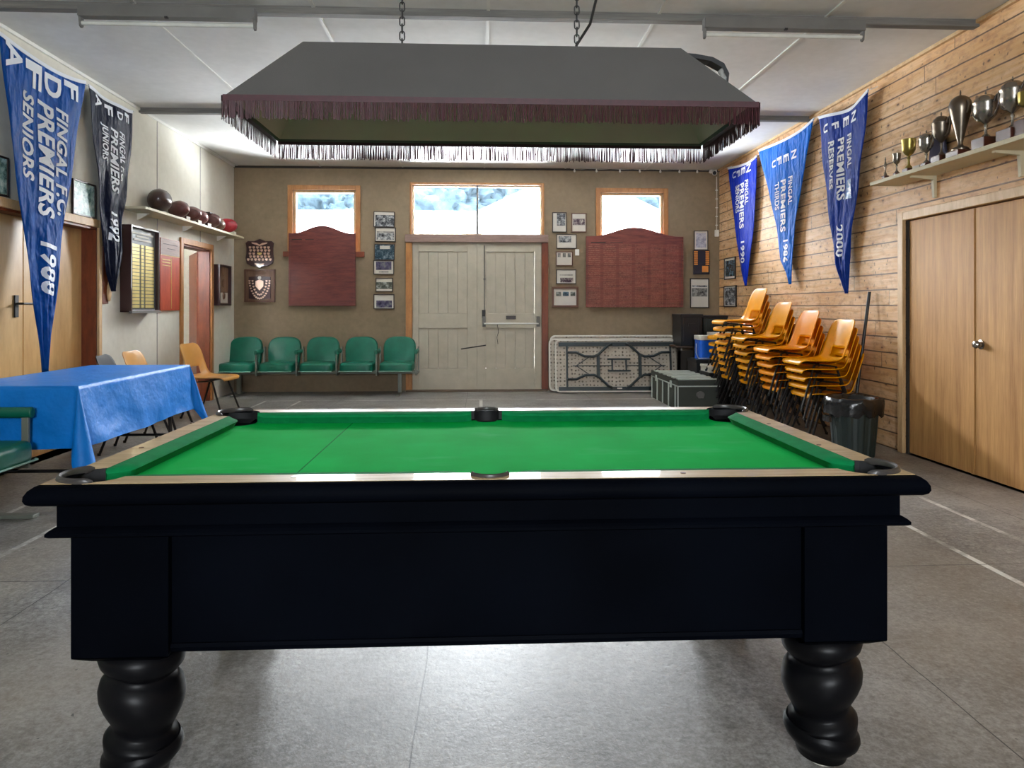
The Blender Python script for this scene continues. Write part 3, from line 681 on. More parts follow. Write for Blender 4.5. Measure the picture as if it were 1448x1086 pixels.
# rail sights
for (px, py) in ((415, 674.5), (966, 669), (200, 633), (272, 598), (1087, 599), (1158, 629)):
    w = floorpt(px, py, TZ)
    MB().lathe([(.007, TZ-.002), (.007, TZ+.0012), (.001, TZ+.0015)], 16, Matrix.Translation((w.x-pt.location.x, w.y-pt.location.y, 0))).build('rail_sight', M['frame_b'] if px not in (415,) else M['ivory'], pt)

# ------------------------------------------------------------------ fringed canopy light
cx0, cx1, cy0, cy1, cz = -.785, .875, 2.12, 2.675, 1.862
lt = thing('table_light', 'long charcoal canopy light with maroon fringe hanging over the pool table', 'light', ((cx0+cx1)/2, (cy0+cy1)/2, cz))
hx, hy = (cx1-cx0)/2, (cy1-cy0)/2; tx, ty, th_ = .64, .085, .245
# hip shade: sloping sides, flat top
rows = [[(-hx, -hy, 0), (hx, -hy, 0), (hx, hy, 0), (-hx, hy, 0)], [(-tx, -ty, th_), (tx, -ty, th_), (tx, ty, th_), (-tx, ty, th_)]]
m_ = MB().grid(rows, closed=True); m_.f.append([4, 5, 6, 7]); m_.m.append(0)
m_.build('shade', M['shade'], lt, solid=.006, soff=-1)
MB().grid([[(-hx+.012, -hy+.012, .003), (hx-.012, -hy+.012, .003), (hx-.012, hy-.012, .003), (-hx+.012, hy-.012, .003)], [(-tx+.003, -ty+.003, th_-.012), (tx-.003, -ty+.003, th_-.012), (tx-.003, ty-.003, th_-.012), (-tx+.003, ty-.003, th_-.012)]], closed=True).build('lining', mat('pink_tinted_lining', srgb(196, 166, 168), .8, var=.04), lt)  # pale pink tint put in to offset green light bounced off the cloth
# top opening hem and the fringe on each side
for (a, e) in (((-hx, -hy), (hx, -hy)), ((hx, -hy), (hx, hy)), ((hx, hy), (-hx, hy)), ((-hx, hy), (-hx, -hy))):
    A = Vector((*a, 0)); E = Vector((*e, 0)); d = (E-A); L = d.length; d.normalize(); n = Vector((d.y, -d.x, 0)); A = A+n*.004; b = MB()
    s_ = 0
    b.add([A+Vector((0, 0, .004)), A+d*L+Vector((0, 0, .004)), A+d*L+Vector((0, 0, -.014)), A+Vector((0, 0, -.014)), A+n*.003+Vector((0, 0, .004)), A+d*L+n*.003+Vector((0, 0, .004)), A+d*L+n*.003+Vector((0, 0, -.014)), A+n*.003+Vector((0, 0, -.014))],
          [(0, 1, 2, 3), (7, 6, 5, 4), (0, 4, 5, 1), (3, 2, 6, 7)])
    while s_ < L:
        w = .0026+random.random()*.0016; ln = .058+random.random()*.008-(.02 if random.random() < .04 else 0); q = A+d*s_+n*.0015; o1 = d*(random.random()-.5)*.005+n*(random.random()-.5)*.005
        b.add([q+Vector((0, 0, -.012)), q+d*w+Vector((0, 0, -.012)), q+d*w+o1*.5+Vector((0, 0, -.035)), q+o1*.5+Vector((0, 0, -.035)), q+d*w+o1+Vector((0, 0, -ln-.006)), q+o1+Vector((0, 0, -ln-.006)),
               q+n*.0015+Vector((0, 0, -.012)), q+o1*.5+n*.0015+Vector((0, 0, -.035)), q+o1+n*.0015+Vector((0, 0, -ln-.006))], [(0, 1, 2, 3), (3, 2, 4, 5), (1, 6, 7, 2), (2, 7, 8, 4), (6, 0, 3, 7), (7, 3, 5, 8)])
        s_ += w+.0004+random.random()*.0016
    b.build('fringe', M['fringe'], lt, fix=False)
# chains, cable, strap
def links(x, y, z0, z1, parent, n=None):
    b = MB(); z = z0; k = 0; Lk = .03
    while z < z1:
        pts = []
        for i in range(14):
            a = 2*PI*i/14; u = .0085*math.cos(a); v = (.012 if math.sin(a) > 0 else -.012)*(abs(math.sin(a))**.6)+(.004 if math.sin(a) > 0 else -.004)
            pts.append((x+(u if k % 2 == 0 else 0), y+(0 if k % 2 == 0 else u), z+v+.012))
        b.tube(pts, .0024, 6, closed=True); z += .0255; k += 1
    return b.build('chain', M['iron'], parent, smooth=True)
for X in (-.275, .338): links(X-lt.location.x, 0, th_-.005, H-cz-.005, lt)
X = .338-lt.location.x
MB().tube([(X, .0, th_), (X, .01, th_+.04), (X+.05, .02, th_+.12), (X+.075, .02, th_+.22), (X+.05, .02, th_+.4), (X, .02, H-cz-.3), (X, .01, H-cz)], .005, 8).build('power_cable', M['iron'], lt, smooth=True)
a = .565; st = MB(); pts = [(.64, -.04, .24), (.70, -.04, .236), (.76, -.04, .226), (.80, -.04, .205), (.818, -.04, .17), (.812, -.04, .12), (.79, -.04, .075)]
st = MB().grid([[(x, y-.02, z), (x, y+.025, z), (x-.008, y+.025, z-.014), (x-.008, y-.02, z-.014)] for x, y, z in pts], closed=True)
st = st.build('strap', M['blackp'], lt)
# two bare lamp holders inside the canopy
for x in (-.4, 0, .4): MB().lathe([(.012, th_-.008), (.012, th_-.05), (.022, th_-.055), (.022, th_-.09), (.015, th_-.095)], 16, Matrix.Translation((x, 0, 0))).build('lamp_holder', M['blackp'], lt)

# ------------------------------------------------------------------ fluorescent battens on the beam
def fluoro(x0, x1, label):
    t = thing('fluorescent_light', label, 'light', ((x0+x1)/2, 4.66, H-.05), group='fluorescent battens under the ceiling beam'); L = (x1-x0)/2
    MB().box(-L, -.035, -.075, L, .035, 0).build('housing', M['greyh'], t, bevel=.004)
    for s in (-1, 1): MB().prism([(-.022, -.06), (.022, -.06), (.018, -.13), (.008, -.142), (-.012, -.134)], s*L-(.014 if s > 0 else 0)-.0, s*L+(.0 if s > 0 else .014), 'x').build('lamp_holder', M['greyh'], t)
    MB().tube([(-L+.014, 0, -.112), (L-.014, 0, -.112)], .014, 14).build('tube', M['tube'], t, smooth=True)
    MB().cbox((0, -.03, -.078), (.02, .02, .012)).build('starter', M['iron'], t)
def bx(px, py, Y):
    d = ray(px, py); return d.x*Y/d.y
fluoro(bx(113, 40, 4.66), bx(362, 40, 4.66), 'dusty fluorescent batten on the beam, left of the canopy')
fluoro(bx(995, 52, 4.66), bx(1221, 52, 4.66), 'dusty fluorescent batten on the beam, right of the canopy')
# ------------------------------------------------------------------ lettering
_tc = {}
def text_geo(s, shear=0, bold=.02):
    k = (s, shear, bold)
    if k in _tc: return _tc[k]
    cu = bpy.data.curves.new('t', 'FONT'); cu.body = s; cu.shear = shear; cu.offset = bold; cu.resolution_u = 3; cu.space_character = 1.05
    o = bpy.data.objects.new('t', cu); C.objects.link(o); bpy.context.view_layer.update()
    me = bpy.data.meshes.new_from_object(o.evaluated_get(bpy.context.evaluated_depsgraph_get()))
    bm = bmesh.new(); bm.from_mesh(me); bmesh.ops.triangulate(bm, faces=bm.faces)
    for _ in range(2):
        ed = [e for e in bm.edges if e.calc_length() > .22]
        if ed: bmesh.ops.subdivide_edges(bm, edges=ed, cuts=1); bmesh.ops.triangulate(bm, faces=bm.faces)
    vs_ = [v.co.copy() for v in bm.verts]; bm.verts.index_update(); fs = [[v.index for v in f.verts] for f in bm.faces]; bm.free()
    bpy.data.objects.remove(o); bpy.data.curves.remove(cu)
    x0 = min(v.x for v in vs_); x1 = max(v.x for v in vs_); y0 = min(v.y for v in vs_); y1 = max(v.y for v in vs_)
    r = ([((v.x-x0)/(x1-x0), (v.y-y0)/(y1-y0)) for v in vs_], fs); _tc[k] = r
    return r

# ------------------------------------------------------------------ pennants
def pennant(W_, label, m, left, right, texts, off=.05, sag=0, seed=0, patch=None, amp=.014, shear=.2, tipcurl=0):
    off += .022
    Lp = [W_.at(*p, off) for p in left]; Rp = [W_.at(*p, off) for p in right]
    def edge(P, z):
        if z >= P[0][1]: return P[0][0]
        for a, b_ in zip(P, P[1:]):
            if z >= b_[1]: return a[0]+(b_[0]-a[0])*(a[1]-z)/(a[1]-b_[1])
        return P[-1][0]
    def samp(P, v):
        z = P[0][1]+(P[-1][1]-P[0][1])*v
        return edge(P, z), z
    def fold(u, z):
        zt = max(Lp[0][1], Rp[0][1]); zb = min(Lp[-1][1], Rp[-1][1]); v = (zt-z)/(zt-zb); l = edge(Lp, z); r = edge(Rp, z); w = max(r-l, .02); s_ = (u-l)/w
        a = amp*.85*(.5+.5*min(1, w*3))
        return off - .016 + a*(math.sin(6.3*(1.4*s_+.35*v)+seed)+.6*math.sin(19*(s_-.5)*(.5+v)+seed*2)*(.4+v)+.5*math.sin(11*(s_+v*1.6)+seed*3)) + .015*v*math.sin(3.0*s_)+ a*1.2
    pw = W_.world((Lp[0][0]+Rp[0][0])/2, 0)
    t = thing('pennant', label, 'pennant', W_.world((Lp[0][0]+Rp[0][0])/2, (Lp[-1][1]+Rp[-1][1])/2), W_.rz)
    uc = (Lp[0][0]+Rp[0][0])/2; zc = (Lp[-1][1]+Rp[-1][1])/2
    NR, NC = 60, 26; rows = []
    for i in range(NR+1):
        v = i/NR; (ul, zl), (ur_, zr_) = samp(Lp, v), samp(Rp, v); row = []
        for j in range(NC+1):
            s_ = j/NC; u = ul+(ur_-ul)*s_; z = zl+(zr_-zl)*s_ - sag*(.5+s_)*4*s_*(1-s_)*max(0, 1-v*2)**2
            row.append((u-uc, -fold(u, z), z-zc))
        rows.append(row)
    MB().grid(rows).build('cloth', m, t, smooth=2, solid=.003, fix=False)
    hem = []
    for j in range(NC+1):
        s_ = j/NC; (ul, zl), (ur_, zr_) = samp(Lp, 0), samp(Rp, 0); u = ul+(ur_-ul)*s_; z = zl+(zr_-zl)*s_ - sag*(.5+s_)*4*s_*(1-s_)
        hem.append([(u-uc, -fold(u, z)-.004, z-zc+.012), (u-uc, -fold(u, z)-.006, z-zc-.018), (u-uc, -fold(u, z)+.006, z-zc-.018), (u-uc, -fold(u, z)+.006, z-zc+.012)])
    MB().grid(hem, closed=True).build('hem', M['letter'], t, smooth=True)
    for (s_, x0, y0, x1, y1) in texts:
        b = MB()
        xc = (x0+x1)/2; yc = (y0+y1)/2
        u0 = W_.at(x0, yc, off)[0]; u1 = W_.at(x1, yc, off)[0]; z1 = W_.at(xc, y0, off)[1]; z0 = W_.at(xc, y1, off)[1]
        g_, f_ = text_geo(s_, shear if len(s_) > 1 else 0, .028)
        v = []
        for (a, c) in g_:
            u = u0+c*(u1-u0); z = z1-a*(z1-z0); v.append((u-uc, -fold(u, z)-.007, z-zc))
        b.add(v, f_).build('lettering', M['letter'], t, fix=False)
    if patch:
        u0, z0, u1, z1 = W_.rect(*patch, off); rows = []
        for i in range(9): rows.append([(u0+(u1-u0)*j/6-uc, -fold(u0+(u1-u0)*j/6, z0+(z1-z0)*i/8)-.007, z0+(z1-z0)*i/8-zc) for j in range(7)])
        MB().grid(rows).build('patch', photo_mat('patch_print', 9, srgb(60, 96, 160), srgb(120, 150, 190), srgb(210, 216, 220), heads=False), t, fix=False)
    for P in (Lp, Rp):
        MB().tube([(P[0][0]-uc, .0, P[0][1]-zc+.03), (P[0][0]-uc, -off, P[0][1]-zc)], .003, 6).build('tie', M['letter'], t)
    return t
pennant(LF, 'large blue pennant lettered FINGAL F.C. PREMIERS SENIORS 1988 on the left wall', M['pen_a'],
    [(-3, 46), (12, 190), (30, 300), (43, 400), (53, 470), (61, 526)], [(121, 116), (112, 180), (103, 250), (93, 320), (80, 420), (68, 527)],
    [('A', 6, 60, 31, 99), ('F', 36, 88, 59, 125), ('D', 63, 107, 85, 138), ('F', 89, 117, 108, 140),
     ('SENIORS', 31, 130, 49, 254), ('PREMIERS', 54, 144, 74, 308), ('FINGAL F.C.', 77, 155, 93, 306), ('1988', 57, 342, 76, 418)], off=.07, sag=.045, seed=1, shear=.2)
pennant(LF, 'narrow navy pennant lettered FINGAL F.C. PREMIERS JUNIORS 1992 on the left wall', M['pen_b'],
    [(124, 121), (133, 200), (143, 300), (148, 345), (153, 385), (160, 412)], [(190, 158), (187, 220), (178, 280), (172, 308), (174, 355), (163, 412)],
    [('A', 134, 135, 145, 152), ('F', 149, 149, 158, 163), ('D', 163, 159, 171, 170), ('F', 174, 161, 183, 173),
     ('JUNIORS', 143, 174, 152, 226), ('PREMIERS', 155, 182, 165, 273), ('FINGAL F.C.', 167, 187, 175, 257), ('1992', 153, 300, 166, 341)], off=.05, sag=.03, seed=2.2, shear=.2)
pennant(RT, 'royal blue pennant lettered FINGAL PREMIERS SENIORS 1990, nearest the end wall', M['pen_c'],
    [(1028, 238), (1034, 290), (1041, 345), (1047, 385), (1052, 404)], [(1069, 220), (1068, 270), (1064, 330), (1058, 375), (1055, 404)],
    [('U', 1035, 243, 1040, 252), ('F', 1041, 241, 1046, 250), ('E', 1047.5, 236.5, 1053.5, 246), ('N', 1055, 231.5, 1061, 243),
     ('SENIORS', 1039.5, 262, 1045, 301), ('PREMIERS', 1045.5, 259, 1052, 323), ('FINGAL', 1053, 254, 1057.5, 289), ('1990', 1048, 341, 1053, 372)], off=.05, sag=.04, seed=3.3, shear=0, amp=.003)
pennant(RT, 'bright blue pennant lettered FINGAL PREMIERS THIRDS, middle one on the board wall', M['pen_d'],
    [(1071, 213), (1084, 265), (1096, 320), (1103, 368), (1110, 385), (1115, 402)], [(1149, 168), (1142, 210), (1133, 260), (1124, 315), (1120, 370), (1118, 402)],
    [('U', 1091, 227, 1097, 237), ('F', 1099, 222, 1106, 233), ('E', 1108.5, 218, 1115, 229), ('N', 1118, 212, 1125, 224),
     ('THIRDS', 1096, 258, 1102, 297), ('PREMIERS', 1104.5, 254, 1111, 328), ('FINGAL', 1114, 249, 1120, 289), ('1986', 1108, 339, 1114, 371)], off=.05, sag=.05, seed=4.1, shear=0, amp=.006)
pennant(RT, 'deep blue pennant lettered FINGAL PREMIERS RESERVES with a patch, nearest the trophies', M['pen_e'],
    [(1156, 166), (1163, 230), (1169, 270), (1176, 325), (1182, 375), (1195, 415)], [(1230, 127), (1222, 200), (1214, 270), (1205, 325), (1199, 375), (1198, 415)],
    [('U', 1167, 176, 1174, 188), ('F', 1179, 173, 1186, 182), ('E', 1191, 165, 1199, 178.5), ('N', 1204, 157, 1213, 172),
     ('RESERVES', 1174, 200, 1181, 268), ('PREMIERS', 1185, 195, 1193, 283), ('FINGAL', 1198, 189, 1205.5, 237), ('2000', 1184, 318, 1192, 363)], off=.05, sag=.07, seed=5.4, shear=0, patch=(1197, 254, 1206, 281), amp=.014)
# hanging rod/cord the pennants are tied to
def cord(W_, p0, p1, label, off=.05):
    a, e = W_.at(*p0, off), W_.at(*p1, off)
    tag(MB().tube([(a[0], -off, a[1]), ((a[0]+e[0])/2, -off, (a[1]+e[1])/2-.005), (e[0], -off, e[1])], .005, 8).build('hanging_cord', M['cable'], loc=W_.O, rz=W_.rz), label, 'cord')

# ------------------------------------------------------------------ framed pictures
def picture(W_, box, label, style, cat='picture', fr='frame_d', fw_=.014, depth=.02, mat_b=(.0, .0, .0, .0), tilt=0, group=None, name='framed_photograph', off=0):
    u0, z0, u1, z1 = W_.rect(*box, off+depth); w = u1-u0; h = z1-z0
    t = thing(name, label, cat, W_.world((u0+u1)/2, (z0+z1)/2, off), W_.rz, group)
    Rm = Matrix.Rotation(tilt, 4, 'Y')
    b = MB()
    b.box(-w/2, -depth, -h/2, -w/2+fw_, 0, h/2, Rm).box(w/2-fw_, -depth, -h/2, w/2, 0, h/2, Rm).box(-w/2+fw_, -depth, h/2-fw_, w/2-fw_, 0, h/2, Rm).box(-w/2+fw_, -depth, -h/2, w/2-fw_, 0, -h/2+fw_, Rm)
    b.build('frame', M[fr], t, bevel=.002)
    iw, ih = w/2-fw_, h/2-fw_
    MB().box(-iw, -depth*.5, -ih, iw, -.001, ih, Rm).build('mount', M['paper'], t)
    k = 0
    for (a, c, e, d, st) in style:       # fractions of the inner picture
        MB().box(-iw+2*iw*a, -depth*.5-.0015-.0005*k, -ih+2*ih*c, -iw+2*iw*e, -depth*.5+.001, -ih+2*ih*d, Rm).build('print', PH[st] if isinstance(st, str) else st, t); k += 1
    return t
T_ = .02
picture(BK, (528, 299, 558, 321), 'team photograph in black frame, topmost of the column left of the double doors', [(.06, 0, 1, .8, 'bw')], tilt=.02, fw_=.01)
picture(BK, (530, 321.5, 559.5, 342), 'monochrome team photograph in black frame, second in the column left of the doors', [(.05, .1, .95, .62, 'bw2'), (.05, .66, .95, .75, 'news')], fw_=.012, tilt=.01)
picture(BK, (529.5, 345, 558, 367.5), 'dark teal team photograph, third in the column left of the doors', [(0, 0, 1, 1, 'teal'), (.25, .7, .78, .92, M['paper'])], fw_=.008)
picture(BK, (528, 368, 557, 388), 'purple toned group photograph in black frame, fourth in the column left of the doors', [(.09, .3, .9, .95, 'pur'), (.25, .1, .75, .18, 'news')], fw_=.01)
picture(BK, (531, 393, 555.5, 412.5), 'small paddock photograph in dark frame, fifth in the column left of the doors', [(.0, .16, 1, .72, 'green')], fw_=.012)
picture(BK, (528, 416, 557.5, 437), 'photograph with white space over a dark strip, lowest in the column left of the doors', [(.1, .05, .92, .58, 'pur')], fw_=.012)
picture(BK, (781, 300, 801.5, 328.5), 'tall framed page with grey drawing, upper left of the column right of the doors', [(.3, .32, .95, .98, 'bw')], fw_=.012)
picture(BK, (808, 301, 829.5, 328.5), 'brown framed team photograph above the corner of the wide red board', [(.05, .36, .95, .72, 'people')], fr='frame_b', fw_=.014)
picture(BK, (787, 331, 815.5, 351.5), 'white framed page with small blue grey sketch, second row right of the doors', [(.08, .42, .75, .9, 'bw2')], fw_=.01)
picture(BK, (786, 355.5, 810, 376), 'cream page with three small portraits in thin brown frame beside the white switch', [(.08, .62, .26, .92, 'news'), (.4, .62, .6, .92, 'news'), (.72, .62, .92, .92, 'news')], fr='frame_b', fw_=.012)
picture(BK, (786.5, 381, 815, 401.5), 'group photograph in maroon on white page, fourth row right of the doors', [(.18, .05, .88, .42, 'people'), (.15, .6, .85, .66, 'news')], fw_=.012)
picture(BK, (780.5, 405.5, 818, 434.5), 'wide brown frame with three small square photographs, lowest right of the doors', [(.1, .56, .32, .82, 'green'), (.4, .56, .66, .82, 'teal'), (.74, .56, .95, .82, 'green')], fr='frame_b', fw_=.03, depth=.03)
picture(BK, (981.5, 326, 1001.5, 353.5), 'pale blue printed list in black frame above the orange plates board', [(.1, .1, .9, .9, photo_mat('list_print', 12, srgb(130, 132, 150), srgb(176, 176, 190), srgb(204, 202, 208), heads=False))], fw_=.01)
picture(BK, (976, 393.5, 1003, 435.5), 'newspaper page poster in dark frame below the orange plates board', [(.05, .38, .95, .68, 'news'), (.06, .72, .94, .78, 'bw')], fw_=.014)
picture(RT, (1023.5, 364, 1039, 395), 'upper framed photograph on the boards left of the first pennant', [(.05, .1, .95, .9, 'teal')], fw_=.014)
picture(RT, (1023, 404, 1040, 434), 'lower framed photograph on the boards behind the tallest chair stack', [(.05, .05, .95, .95, 'bw')], fw_=.014)
picture(LF, (104, 257, 136, 306), 'framed photograph with reflections between the two left wall pennants', [(.0, .0, 1, 1, 'sea')], fw_=.014)
picture(LF, (-14, 219, 13, 276), 'pale green framed photograph at the far left edge above the doors', [(.0, .0, 1, 1, 'sea')], fw_=.014)
# shadow box on the left wall next to the corner
bxp = picture(LF, (311, 375, 327.5, 432), 'dark framed box of small carved shapes beside the narrow doorway', [(0, 0, 1, 1, M['shieldb']), (.1, .02, .95, .3, M['paper'])], fr='shieldw', fw_=.025, depth=.08, name='display_box', cat='display box')
for i in range(3): MB().lathe([(.0, -.01), (.07-.012*i, 0), (.06-.012*i, .012), (0, .016)], 14, Matrix.Translation((0, -.05, .2-.17*i)) @ Matrix.Rotation(PI/2, 4, 'X') @ Matrix.Scale(1.2, 4, (0, 1, 0))).build('carved_shape', M['shieldb'], bxp, smooth=True)

# orange plates board on the right of the end wall
u0, z0, u1, z1 = BK.rect(980, 354, 1003, 388); w, h = u1-u0, z1-z0
ob = thing('plates_board', 'dark board with orange name plates between two framed pages', 'plaque', BK.world((u0+u1)/2, (z0+z1)/2), BK.rz)
MB().box(-w/2, -.02, -h/2, w/2, 0, h/2).build('board', mat('navy_board', srgb(30, 26, 40), .4), ob, bevel=.002)
for s in (-1, 1):
    for k in range(7): MB().cbox((s*w*.35, -.022, h*.43-k*h*.085), (w*.22, .006, h*.06)).build('name_plate', mat('orange_plate', srgb(222, 140, 60), .4) if s == -1 and k == 0 else bpy.data.materials['orange_plate'], ob)
MB().cbox((w*.22, -.022, -h*.28), (w*.38, .006, h*.26)).build('orange_square', bpy.data.materials['orange_plate'], ob)

# ------------------------------------------------------------------ red honour boards in front of the end windows
def honour(box, ytop, label, m, off=.052):
    u0, z0, u1, z1 = BK.rect(*box, off); w = (u1-u0)/2; h = z1-z0; zp = BK.at((box[0]+box[2])/2, ytop, off)[1]-z0
    t = thing('honour_board', label, 'board', BK.world((u0+u1)/2, z0, off), BK.rz)
    pts = [(-w, 0), (w, 0)]
    for k in range(25):
        s_ = 1-2*k/24; pts.append((s_*w, h+(zp-h)*(.5+.5*math.cos(PI*min(1, abs(s_)/.9)))**1.0))
    MB().prism(pts, -.018, 0, 'y').build('board', m, t, bevel=.003)
    fr = MB(); fr.box(-w+.02, -.023, .02, -w+.03, -.018, h-.05).box(w-.03, -.023, .02, w-.02, -.018, h-.05)
    fr.build('beading', M['board2'], t)
    MB().box(-w*.9, -.0185, h-.10, -w*.6, -.0175, h-.085).box(-w*.5, -.0185, h-.098, -w*.25, -.0175, h-.088).build('heading_mark', M['gap'], t)
    for s in (-.6, .6): MB().box(s*w-.02, 0, h*.4, s*w+.02, off, h*.5).build('spacer', M['gap'], t)
    return t
honour((408.5, 330, 503, 432.5), 319, 'plain dark red board with peaked top half covering the left end window', M['board2'])
honour((828.5, 334.5, 966, 434.5), 321.5, 'wide red honour board with faint rows of names before the right end window', M['board'])

# ------------------------------------------------------------------ shields left of the red board
def badge(t, x, z, w, h, m=None, y=-.034):
    MB().prism([(-w/2, h/2), (w/2, h/2), (w/2, -h*.15), (0, -h/2), (-w/2, -h*.15)], y, y+.006, 'y', Matrix.Translation((x, 0, z))).build('name_shield', m or M['plate'], t)
u0, z0, u1, z1 = BK.rect(348, 338, 388, 379.5); w, h = u1-u0, z1-z0
s1 = thing('trophy_shield', 'dark curved wooden shield covered with small silver plates', 'shield', BK.world((u0+u1)/2, (z0+z1)/2), BK.rz)
sp = [(-.5, .36), (-.42, .43), (-.2, .42), (0, .5), (.2, .42), (.42, .43), (.5, .36), (.47, .2), (.47, 0), (.5, -.15), (.46, -.33), (.3, -.42), (.1, -.44), (0, -.5), (-.1, -.44), (-.3, -.42), (-.46, -.33), (-.5, -.15), (-.47, 0), (-.47, .2)]
MB().prism([(a*w, c*h) for a, c in sp], -.03, 0, 'y').build('shield_board', M['shieldw'], s1, bevel=.006)
for r_, (n, zz) in enumerate(((6, .2), (6, .1), (6, -.01), (6, -.11), (7, -.21))):
    for k in range(n):
        x = (k-(n-1)/2)*.13*w
        if r_ in (1, 2) and abs(k-(n-1)/2) < .6 and r_ == 2: continue
        badge(s1, x+(.01*w if r_ % 2 else -.01*w), zz*h, .085*w, .085*h)
MB().prism([(-.28, .04), (-.1, .02), (0, -.04), (.1, .02), (.28, .04), (.26, .0), (0, -.09), (-.26, 0)], -.036, -.029, 'y', Matrix.Translation((0, 0, .34*h)) @ Matrix.Diagonal((w, 1, w, 1))).build('title_scroll', M['plate'], s1)
MB().prism([(-.17, .0), (0, -.03), (.17, 0), (.15, -.045), (0, -.075), (-.15, -.045)], -.036, -.029, 'y', Matrix.Translation((0, 0, -.33*h)) @ Matrix.Diagonal((w, 1, w, 1))).build('title_scroll', M['plate'], s1)
badge(s1, 0, -.01*h, .16*w, .09*h, M['gold'])
u0, z0, u1, z1 = BK.rect(346.5, 381, 389.5, 427); w, h = u1-u0, z1-z0
s2 = thing('framed_shield', 'square brown framed shield with a large silver centre plate', 'shield', BK.world((u0+u1)/2, (z0+z1)/2), BK.rz)
MB().box(-w/2, -.02, -h/2, w/2, 0, h/2).build('backing', M['shieldb'], s2, bevel=.003)
b = MB(); e_ = .018
b.box(-w/2, -.035, -h/2, -w/2+e_, -.0, h/2).box(w/2-e_, -.035, -h/2, w/2, 0, h/2).box(-w/2, -.035, h/2-e_, w/2, 0, h/2).box(-w/2, -.035, -h/2, w/2, 0, -h/2+e_).build('frame', M['frame_b'], s2)
MB().prism([(.36*w*math.copysign(min(1, 1.25-abs(k-8)/8*0 - max(0, (-math.cos(k*PI/8)-.0))*0), math.sin(k*PI/8)) if abs(math.sin(k*PI/8)) > .01 else 0, (.3 if math.cos(k*PI/8) > 0 else .42)*h*math.cos(k*PI/8)-.01*h) for k in range(16)], -.028, -.018, 'y').build('shield_board', M['shieldw'], s2)
for rr_, n in ((.33, 19), (.23, 13)):
    for k in range(n):
        a = PI+(k/(n-1))*PI; x = math.cos(a)*rr_*w; z = math.sin(a)*rr_*1.15*h
        z += .16*h*abs(math.cos(a))**2
        badge(s2, x, z-.02*h, .06*w, .055*h)
MB().prism([(-.13, .15), (0, .2), (.13, .15), (.13, -.02), (0, -.16), (-.13, -.02)], -.038, -.027, 'y', Matrix.Diagonal((w, 1, w, 1))).build('centre_plate', M['plate'], s2)
MB().lathe([(.0, 0), (.028, 0), (.024, .012), (0, .016)], 16, Matrix.Translation((0, -.03, .24*h)) @ Matrix.Rotation(PI/2, 4, 'X')).build('rosette', M['paper'], s2)

# ------------------------------------------------------------------ left wall boards, football shelf
u0, z0, u1, z1 = LF.rect(186, 322, 226, 441, .11); w, h = u1-u0, z1-z0
gb = thing('premiership_board', 'deep dark case with rows of gold name plates on the left wall', 'board', LF.world((u0+u1)/2, (z0+z1)/2), LF.rz)
fw_ = .045; dd = .11
MB().box(-w/2, -dd, -h/2, -w/2+.02, 0, h/2).box(w/2-.02, -dd, -h/2, w/2, 0, h/2).box(-w/2, -dd, h/2-.02, w/2, 0, h/2).box(-w/2, -dd, -h/2, w/2, 0, -h/2+.02).build('case', M['shieldw'], gb, bevel=.003)
MB().box(-w/2+.02, -.07, -h/2+.02, w/2-.02, 0, h/2-.02).build('backing', mat('grey_backing', srgb(96, 98, 98), .4), gb)
for k in range(18):
    z = h*.5-.02-h*.2-k*(h*.75/18)
    for (a, c) in ((.05, .38), (.44, .54), (.6, .93)):
        MB().box(-w/2+.02+(w-.04)*a, -.076, z-.017, -w/2+.02+(w-.04)*c, -.07, z+.012).build('name_plate', M['gold'], gb)
for (a, c, z) in ((.12, .88, .42), (.28, .72, .385), (.2, .8, .345)): MB().box(-w/2+w*a, -.076, z*h-.008, -w/2+w*c, -.07, z*h+.01).build('title_plate', M['paper'], gb)
MB().box(-w/2-.005, -dd-.008, -h/2-.012, w/2+.01, -dd+.02, -h/2+.012).build('bottom_bead', M['greyh'], gb)
u0, z0, u1, z1 = LF.rect(226.5, 338.5, 254, 439, .03); w, h = u1-u0, z1-z0
rb2 = thing('red_board', 'narrow orange red board with mauve heading beside the narrow doorway', 'board', LF.world((u0+u1)/2, (z0+z1)/2), LF.rz)
MB().box(-w/2, -.03, -h/2, w/2, 0, h/2).build('board', M['redbd'], rb2, bevel=.003)
MB().box(-w/2+.005, -.034, h*.27, w/2-.005, -.03, h/2-.005).build('heading_panel', M['head'], rb2)
MB().box(-w/2+.01, -.034, h*.262, w/2-.01, -.031, h*.268).box(0.02, -.034, -h/2+.02, .026, -.031, h*.24).box(-w*.42, -.034, h*.12, .0, -.031, h*.128).box(-w*.42, -.034, h*.16, .0, -.031, h*.172).box(-w*.42, -.034, h*.2, .0, -.031, h*.212).build('gold_lines', M['gold'], rb2)
MB().box(-w*.36, -.036, h*.42, w*.36, -.033, h*.427).box(-w*.15, -.036, h*.36, w*.25, -.033, h*.367).build('heading_marks', M['gap'], rb2)
# spoon on dark board between door and gold case
su, sz = LF.at(148, 390)
sb = thing('spoon_plaque', 'large wooden spoon mounted on a narrow dark board behind the navy pennant', 'plaque', LF.world(su, sz), LF.rz)
MB().box(-.07, -.02, -.26, .03, 0, .27).build('backing', M['trim_r'], sb, bevel=.003)
MB().tube([(.02, -.03, .25), (.02, -.03, -.06)], [.013, .009], 10).lathe([(0, -.1), (.02, -.09), (.034, -.05), (.036, 0), (.026, .05), (.01, .08), (0, .085)], 16, Matrix.Translation((.02, -.03, -.14)) @ Matrix.Scale(.4, 4, (0, 1, 0))).build('spoon', M['trim_p'], sb, smooth=True)

